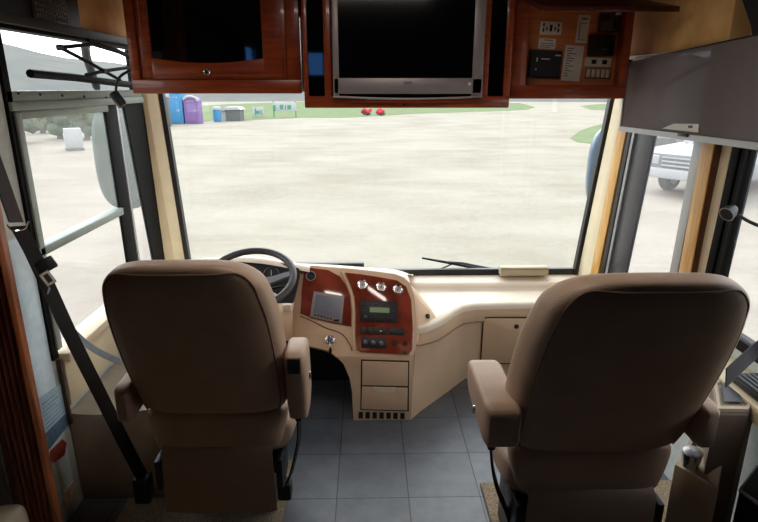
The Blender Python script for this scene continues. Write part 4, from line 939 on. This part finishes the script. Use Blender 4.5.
# ------------------------------------------------------------------ outdoors
ZG = -1.0; ZGR = ZG+.015
struct('ground', MB().grid([[Vector((x, y, ZG)) for x in (-220, -80, 0, 80, 220)] for y in (-60, 0, 60, 200, 330)]), M_dirt, smooth=False)
def arc_hill(name, label, m, r, a0, a1, h0, h1, base, seed):
    rnd = random.Random(seed); n = 60; rows = [[], [], []]
    ph = [rnd.uniform(0, 6) for _ in range(4)]
    for i in range(n+1):
        t = i/n; a = math.radians(a0+(a1-a0)*t); hh = h0+(h1-h0)*t
        hh *= 1+.25*math.sin(3*math.pi*t+ph[0])+.12*math.sin(9*t*math.pi+ph[1])+.05*math.sin(23*t*math.pi+ph[2])
        for k, (rr, z) in enumerate(((r, ZG-.5), (r*1.25, ZG+hh*.6), (r*1.6, ZG+hh))): rows[k].append(Vector((rr*math.sin(a), rr*math.cos(a), z)))
    mb = MB(); mb.grid(rows); return tag(mb.build(name, m), kind='structure')
arc_hill('hill_front', '', M_hill, 120, -50, 60, 13, 9, 0, 3)
arc_hill('hill_left', '', M_hillb, 180, -125, -40, 20, 24, 0, 5)
arc_hill('hill_right', '', M_hillb, 180, 40, 120, 16, 14, 0, 9)
def grass(label, pts):
    P = [PZ(x, y, ZG+.014) for x, y in pts]; mb = MB(); mb.prism(P, (0, 0, -.012))
    return tag(mb.build('grass', M_grass, smooth=False), label, 'grass', kind='stuff')
grass('strip of pale green grass at the far edge of the lot', [(196, 123), (215, 120), (250, 120), (300, 117.5), (340, 117.8), (420, 113.5), (500, 111), (528, 109.5), (535, 107), (520, 103), (440, 102), (360, 102), (290, 102), (230, 104), (198, 106)])
grass('green grass patch beside the right windshield pillar', [(570, 138), (580, 131), (590, 127), (602, 124), (640, 122), (660, 140), (620, 146), (596, 144), (578, 142)])
grass('far green grass patch beyond the lot on the right', [(580, 106), (600, 104), (640, 104), (650, 112), (618, 110), (592, 110)])
def cabin(label, m, pxl, pxr, pyb, pyt, Y=45, roof=None, rnd=False):
    a, b, t = PY(pxl, pyb, Y), PY(pxr, pyb, Y), PY(pxl, pyt, Y)
    r = thing('portable_toilet', label, 'portable toilet', ((a.x+b.x)/2, Y, ZGR)); h = t.z
    x0, x1 = a.x, b.x; w = x1-x0
    if rnd:
        prof = [Vector((x0, Y, ZGR)), Vector((x1, Y, ZGR)), Vector((x1, Y, h-w*.35))]+[Vector(((x0+x1)/2+w/2*math.cos(math.radians(t_)), Y, h-w*.35+w*.33*math.sin(math.radians(t_)))) for t_ in range(20, 180, 20)]+[Vector((x0, Y, h-w*.35))]
        mb = MB(); mb.prism(prof, (0, 1.1, 0)); mb.build('cabin_wall', m, r, smooth=False)
        mb = MB(); top = prof[2:]; mb.tube([p+Vector((0, -.03, .03)) for p in top], .09, 8); mb.build('roof', M_exw, r)
    else:
        mb = MB(); mb.box(x0, x1, Y, Y+1.1, ZGR, h-.1, .02); mb.build('cabin_wall', m, r)
        mb = MB(); mb.box(x0-.04, x1+.04, Y-.05, Y+1.15, h-.1, h+.06, .04); mb.build('roof', m, r)
    mb = MB(); mb.box(x0+.15*w, x1-.15*w, Y-.03, Y, ZGR+.1, h-w*.42, .01); d = mb.build('door', m, r)
    mb = MB(); mb.box(x1-.3*w, x1-.2*w, Y-.06, Y-.03, ZGR+.95, ZGR+1.05); mb.build('handle', M_exw, d, smooth=False)
    mb = MB()
    for k in range(3): mb.box(x0+w*(.22+k*.2), x0+w*(.34+k*.2), Y-.035, Y-.0, h-w*.36, h-w*.3)
    mb.build('vent_slots', M_exw, r, smooth=False)
cabin('blue portable toilet at the left of the lot', M_blue, 168.5, 184, 124, 92, 45)
cabin('purple portable toilet with a white rounded roof', M_purple, 185.5, 199.5, 124, 96.5, 45, rnd=True)
# grey dispenser post left of the blue cabin
hs = thing('wash_stand', 'tall grey stand just left of the blue portable toilet', 'stand', (-14.7, 42, ZGR))
a, b = PY(164, 130, 42), PY(170.5, 130, 42); t_ = PY(165, 93, 42).z
mb = MB(); mb.box(a.x, b.x, 42, 42.4, ZGR, t_-.3, .03); mb.build('stand_body', M_exg, hs)
mb = MB(); mb.box(a.x-.02, b.x+.02, 41.95, 42.45, t_-.3, t_, .05); mb.build('stand_top', M_exw, hs)
# small shed with white roof
sh = thing('shed', 'low grey shed with a white roof on the far grass', 'shed', (-9.8, 49, ZGR))
Y = 49; a, b, t_ = PY(222, 121, Y), PY(240.5, 121, Y), PY(230, 107, Y)
mb = MB(); mb.box(a.x+.35, b.x, Y, Y+1.6, ZGR, t_.z-.22); mb.build('shed_wall', M_exg, sh, smooth=False)
mb = MB(); mb.prism([Vector((a.x-.1, Y-.1, t_.z-.35)), Vector((a.x+.25, Y-.1, t_.z-.02)), Vector((b.x-.2, Y-.1, t_.z)), Vector((b.x+.12, Y-.1, t_.z-.22)), Vector((a.x+.4, Y-.1, t_.z-.24))], (0, 1.9, 0)); mb.build('roof', M_exw, sh, smooth=False)
mb = MB(); mb.box(a.x-.05, a.x+.35, Y+.1, Y+1.5, ZGR, t_.z-.28); mb.build('end_wall', M_exw, sh, smooth=False)
br_ = thing('barrel', 'small blue and white barrel in front of the low grey shed', 'barrel', (-10.6, 48, ZGR))
c = PY(217.5, 121, 48); mb = MB(); mb.lathe([(0, 0), (.3, 0), (.33, .3), (.33, .7), (.3, .95), (0, .97)], (c.x, 48, ZGR), (0, 0, 1), 18); mb.build('barrel_body', M_blue, br_)
mb = MB(); mb.lathe([(0, .9), (.36, .95), (.34, 1.15), (0, 1.2)], (c.x, 48, ZGR), (0, 0, 1), 18); mb.build('lid', M_exw, br_)
def board(label, x0, x1, y0, y1, yb, Y, frame, marks_):
    a, b = PY(x0, y1, Y), PY(x1, y0, Y); t = thing('sign_board', label, 'sign', ((a.x+b.x)/2, Y, ZGR))
    mb = MB(); mb.box(a.x, b.x, Y, Y+.08, a.z, b.z, .01); mb.build('board', M_exw, t)
    for x in (a.x+.06, b.x-.06):
        mb = MB(); mb.box(x-.05, x+.05, Y+.02, Y+.12, ZGR, b.z+.1); mb.build('post', frame, t, smooth=False)
    mb = MB()
    for u0, u1, v0, v1 in marks_: mb.box(a.x+(b.x-a.x)*u0, a.x+(b.x-a.x)*u1, Y-.02, Y, a.z+(b.z-a.z)*v0, a.z+(b.z-a.z)*v1)
    mb.build('printed_marks', M_exgreen, t, smooth=False)
board('small white notice board left of the large white sign', 253, 263.5, 107, 116.5, 119, 55, M_exw, [(.2, .3, .15, .85), (.3, .6, .3, .6), (.7, .8, .2, .7)])
board('large white sign with green frame at the far edge of the lot', 273, 296, 102.5, 111, 119, 55, M_exgreen, [(.0, .12, .0, .7), (.3, .45, .2, .75), (.52, .56, .1, .7), (.62, .78, .2, .7)])
for lab, px in (('left clump of red flowers on the far grass', 367), ('right clump of red flowers on the far grass', 381.5)):
    Y = 58; c = PY(px, 116, Y); t = thing('flower_clump', lab, 'flowers', (c.x, Y, ZGR), 'red flower clumps')
    mb = MB()
    for k in range(7): mb.blob((c.x+random.uniform(-.4, .4), Y+random.uniform(-.2, .2), ZGR+.29+random.uniform(0, .26)), .24, .2, .2, 1, .1)
    mb.build('blossoms', M_exred, t)
    mb = MB(); mb.blob((c.x, Y+.1, ZGR+.19), .5, .3, .16, 1, .1); mb.build('leaves', M_leaf, t)
# mirrors on their arms outside
def mirror(label, m, cx, cy, cz, hw, hh, attach, s):
    t = thing('side_mirror', label, 'mirror', (cx, cy, cz-hh))
    rings = []
    for y, f in ((-.03, .86), (-.02, .97), (.0, 1), (.06, .96), (.1, .8), (.12, .5)):
        rings.append([Vector((cx+p.x*f, cy+y, cz+p.y*f)) for p in srect(0, 0, hw, hh, 0, 3, 36)])
    mb = MB(); mb.loft(rings); mb.build('mirror_housing', m, t, ang=60)
    mb = MB(); mb.loft([[Vector((cx+p.x*.84, cy-.032-d, cz+p.y*.86)) for p in srect(0, 0, hw, hh, 0, 3, 36)] for d in (0, .002)]); o = mb.build('mirror_glass', mat('mirror_glass', rgb(110, 122, 118), rough=.12, metal=.8, var=.02), t)
    mb = MB(); mb.tube(smoothpath([(cx+s*.1, cy+.1, cz+hh*.5), (cx+s*.14, cy+.1, cz+hh+.1), (cx+s*.05, cy-.15, cz+hh+.35), attach], 6), .025, 10); mb.build('mirror_arm', M_black, t)
mirror('large grey side mirror seen through the driver window', M_mirg, -1.60, 3.78, 1.215, .17, .34, (-1.3, 3.42, 1.9), -1)
mirror('blue grey side mirror beyond the right edge of the windshield', M_mirb, 1.745, 3.98, 1.10, .19, .315, (1.5, 3.42, 1.95), 1)
# vehicles
def wheel(parent, c, r, w, ax):
    mb = MB(); mb.lathe([(0, -w/2), (r*.9, -w/2), (r, -w*.35), (r, w*.35), (r*.9, w/2), (0, w/2)], c, ax, 24); o = mb.build('wheel', M_tyre, parent)
    mb = MB(); mb.lathe([(0, w/2), (r*.55, w/2), (r*.5, w/2+.02), (0, w/2+.02)], c, ax, 18); mb.lathe([(0, -w/2), (r*.55, -w/2), (r*.5, -w/2-.02), (0, -w/2-.02)], c, ax, 18); mb.build('hub_cap', M_alu, o)
def truck(label, cx, cy, rot, body, hood_h, cab_h, L, W, name, cat):
    """car built along +X (front) in local space then turned about z"""
    t = thing(name, label, cat, (cx, cy, ZG)); t.rotation_euler.z = rot
    O = Vector((cx, cy, ZG)); V = lambda x, y, z: O+Vector((x, y, z))
    side = [(-L/2, .5), (-L/2, hood_h), (L*.02, hood_h), (L*.0, hood_h), (L*.2, hood_h), (L*.46, hood_h-.06), (L/2, hood_h-.2), (L/2, .5), (L*.42, .42), (L*.2, .42), (-L*.2, .42), (-L*.42, .42)]
    mb = MB(); mb.prism([V(x, -W/2, z) for x, z in side], (0, W, 0), .06, 3); mb.build('body', body, t)
    cab = [(-L*.24, hood_h-.02), (-L*.2, cab_h-.03), (-L*.16, cab_h), (L*.06, cab_h), (L*.09, cab_h-.03), (L*.2, hood_h-.02)]
    mb = MB(); mb.prism([V(x, -W*.45, z) for x, z in cab], (0, W*.9, 0), .05, 3); cb = mb.build('cab', body, t)
    gl = [(-L*.2, hood_h+.06), (-L*.17, cab_h-.1), (L*.055, cab_h-.1), (L*.15, hood_h+.06)]
    mb = MB(); mb.prism([V(x, -W*.46, z) for x, z in gl], (0, W*.92, 0)); mb.build('side_windows', M_exdk, cb, smooth=False)
    mb = MB(); mb.prism([V(L*.19, -W*.38, hood_h+.04), V(L*.19, W*.38, hood_h+.04), V(L*.1, W*.36, cab_h-.08), V(L*.1, -W*.36, cab_h-.08)], (.03, 0, .02)); mb.build('windshield', M_exdk, cb, smooth=False)
    mb = MB(); mb.box(*sum(((a, b) for a, b in ((cx+L/2-.02, cx+L/2+.05), (cy-W*.28, cy+W*.28), (ZG+.72, ZG+hood_h-.22))), ()), .02); gr = mb.build('grille', M_truckd, t)
    mb = MB()
    for k in range(3): z = ZG+.78+k*(hood_h-1.05)/2; mb.box(cx+L/2+.04, cx+L/2+.065, cy-W*.27, cy+W*.27, z-.02, z+.02)
    mb.build('grille_bar', M_alu, gr, smooth=False)
    for s in (-1, 1):
        mb = MB(); mb.box(cx+L/2-.04, cx+L/2+.045, cy+s*W*.39-.14, cy+s*W*.39+.14, ZG+.78, ZG+hood_h-.24, .03); mb.build('headlight', M_exw, t)
        mb = MB(); mb.box(cx+L*.1, cx+L*.13, cy+s*W*.5-.0, cy+s*W*.5+s*.18 if s > 0 else cy+s*W*.5, ZG+hood_h+.05, ZG+hood_h+.22) if s > 0 else mb.box(cx+L*.1, cx+L*.13, cy-W*.5-.18, cy-W*.5, ZG+hood_h+.05, ZG+hood_h+.22); mb.build('door_mirror', M_truckd, t)
        for x in (-L*.3, L*.31): wheel(t, V(x, s*(W/2-.12), .38), .38, .26, (0, 1, 0))
    mb = MB(); mb.box(cx+L/2-.02, cx+L/2+.16, cy-W*.48, cy+W*.48, ZG+.46, ZG+.7, .04); mb.build('bumper', M_exw, t)
    return t
c = PZ(714, 202, ZG)
truck('pale grey pickup truck parked outside the right front window', c.x+1.6, c.y+1.9, math.radians(212), M_truck, 1.25, 1.95, 5.2, 1.95, 'pickup_truck', 'truck')
c = PZ(651, 160, ZG)
truck('dark grey car parked beyond the pale pickup truck', c.x, c.y, math.radians(58), M_exg, 1.0, 1.6, 4.4, 1.8, 'parked_car', 'car')
# beyond the driver window: van, container, trees
def tree(label, x, y, h, r, seed):
    rnd = random.Random(seed); t = thing('bush', label, 'bush', (x, y, ZG), 'bushes beyond the left of the lot')
    mb = MB(); mb.tube([(x, y, ZG), (x+.05, y, ZG+h*.3), (x, y+.05, ZG+h*.6)], [.16, .12, .08], 8); mb.build('trunk', M_ctrunk, t)
    mb = MB()
    for k in range(9): mb.blob((x+rnd.uniform(-r, r)*.7, y+rnd.uniform(-r, r)*.7, ZG+h*.46+rnd.uniform(-.22, .27)*h), r*.5, r*.5, r*.46, 2, .14)
    mb.build('crown', M_leaf, t, smooth=False)
for i, (px, dist, h, r) in enumerate(((24, 34, 2.1, .8), (46, 41, 2.3, .85), (62, 36, 2.0, .75), (89, 34.5, 2.1, .8), (107, 42, 2.3, .85), (128, 47, 2.4, .9))):
    d = ray(px, 150); d = Vector((d.x, d.y, 0)).normalized()*dist
    names = ['leftmost bush seen through the driver window', 'second bush from the left through the driver window', 'bush just left of the small white container', 'bush just right of the small white container', 'bush behind the large grey side mirror', 'bush seen through the narrow front left pane']
    tree(names[i], d.x, d.y, h, r, i)
d = ray(38, 150); d = Vector((d.x, d.y, 0)).normalized()*46
truck('white van parked across the lot beyond the driver window', d.x, d.y, math.radians(-35), M_exw, 1.2, 2.1, 4.8, 1.9, 'white_van', 'van')
d = ray(75, 150); d = Vector((d.x, d.y, 0)).normalized()*29
ct = thing('storage_container', 'small white storage container standing across the lot on the left', 'container', (d.x, d.y, ZG)); ct.rotation_euler.z = math.radians(30)
mb = MB(); mb.box(d.x-.34, d.x+.34, d.y-.3, d.y+.3, ZG+.1, ZG+.95, .02); mb.build('container_body', M_exw, ct)
mb = MB(); mb.box(d.x-.28, d.x+.28, d.y-.33, d.y-.3, ZG+.16, ZG+.88, .01); mb.build('container_door', M_exw, ct)
mb = MB(); mb.box(d.x-.36, d.x+.36, d.y-.32, d.y+.32, ZG, ZG+.1); mb.build('skid', M_exg, ct, smooth=False)

# ------------------------------------------------------------------ camera, light
cam = bpy.data.cameras.new('camera'); co = bpy.data.objects.new('camera', cam); col.objects.link(co)
cam.sensor_width = 36; cam.lens = F/758*36; cam.clip_start = .02; cam.clip_end = 1000
co.location = ORG; co.rotation_euler = (math.pi/2-PIT, 0, -YAW); scn.camera = co
w = bpy.data.worlds.new('overcast_sky'); scn.world = w; w.use_nodes = True
nt = w.node_tree; N = nt.nodes; L = nt.links; bg = N['Background']
tcw = N.new('ShaderNodeTexCoord'); sep = N.new('ShaderNodeSeparateXYZ'); L.new(tcw.outputs['Generated'], sep.inputs[0])
nz = N.new('ShaderNodeTexNoise'); nz.inputs['Scale'].default_value = 3; nz.inputs['Detail'].default_value = 5; L.new(tcw.outputs['Generated'], nz.inputs['Vector'])
rp = N.new('ShaderNodeValToRGB'); rp.color_ramp.elements[0].position = .0; rp.color_ramp.elements[0].color = (1, 1, 1, 1)
rp.color_ramp.elements[1].position = .8; rp.color_ramp.elements[1].color = (.72, .85, 1, 1); L.new(sep.outputs['Z'], rp.inputs['Fac'])
mx = N.new('ShaderNodeMix'); mx.data_type = 'RGBA'; mx.inputs[0].default_value = .3; L.new(rp.outputs['Color'], mx.inputs[6]); L.new(nz.outputs['Color'], mx.inputs[7])
L.new(rp.outputs['Color'], bg.inputs['Color']); bg.inputs['Strength'].default_value = 3.6
sun = bpy.data.lights.new('sun', 'SUN'); sun.energy = 2.2; sun.angle = math.radians(50); sun.color = (1, .97, .92)
so_ = bpy.data.objects.new('sun', sun); col.objects.link(so_); so_.rotation_euler = (math.radians(-50), 0, math.radians(12)); so_.location = (0, 10, 20)
al = bpy.data.lights.new('added_fill_light', 'AREA'); al.shape = 'RECTANGLE'; al.size = .6; al.size_y = .2; al.energy = 5.5; al.color = (1, .9, .8)  # unseen fill light added under the ceiling to brighten the cabinets
ao = bpy.data.objects.new('added_fill_light', al); col.objects.link(ao); ao.location = (.05, 1.58, ZC-.004)
scn.view_settings.view_transform = 'Standard'; scn.view_settings.look = 'None'; scn.view_settings.exposure = 0; scn.view_settings.gamma = 1
cy = scn.cycles; cy.use_denoising = True; cy.max_bounces = 8; cy.diffuse_bounces = 5; cy.transparent_max_bounces = 12; cy.caustics_reflective = False; cy.caustics_refractive = False; cy.sample_clamp_indirect = 6
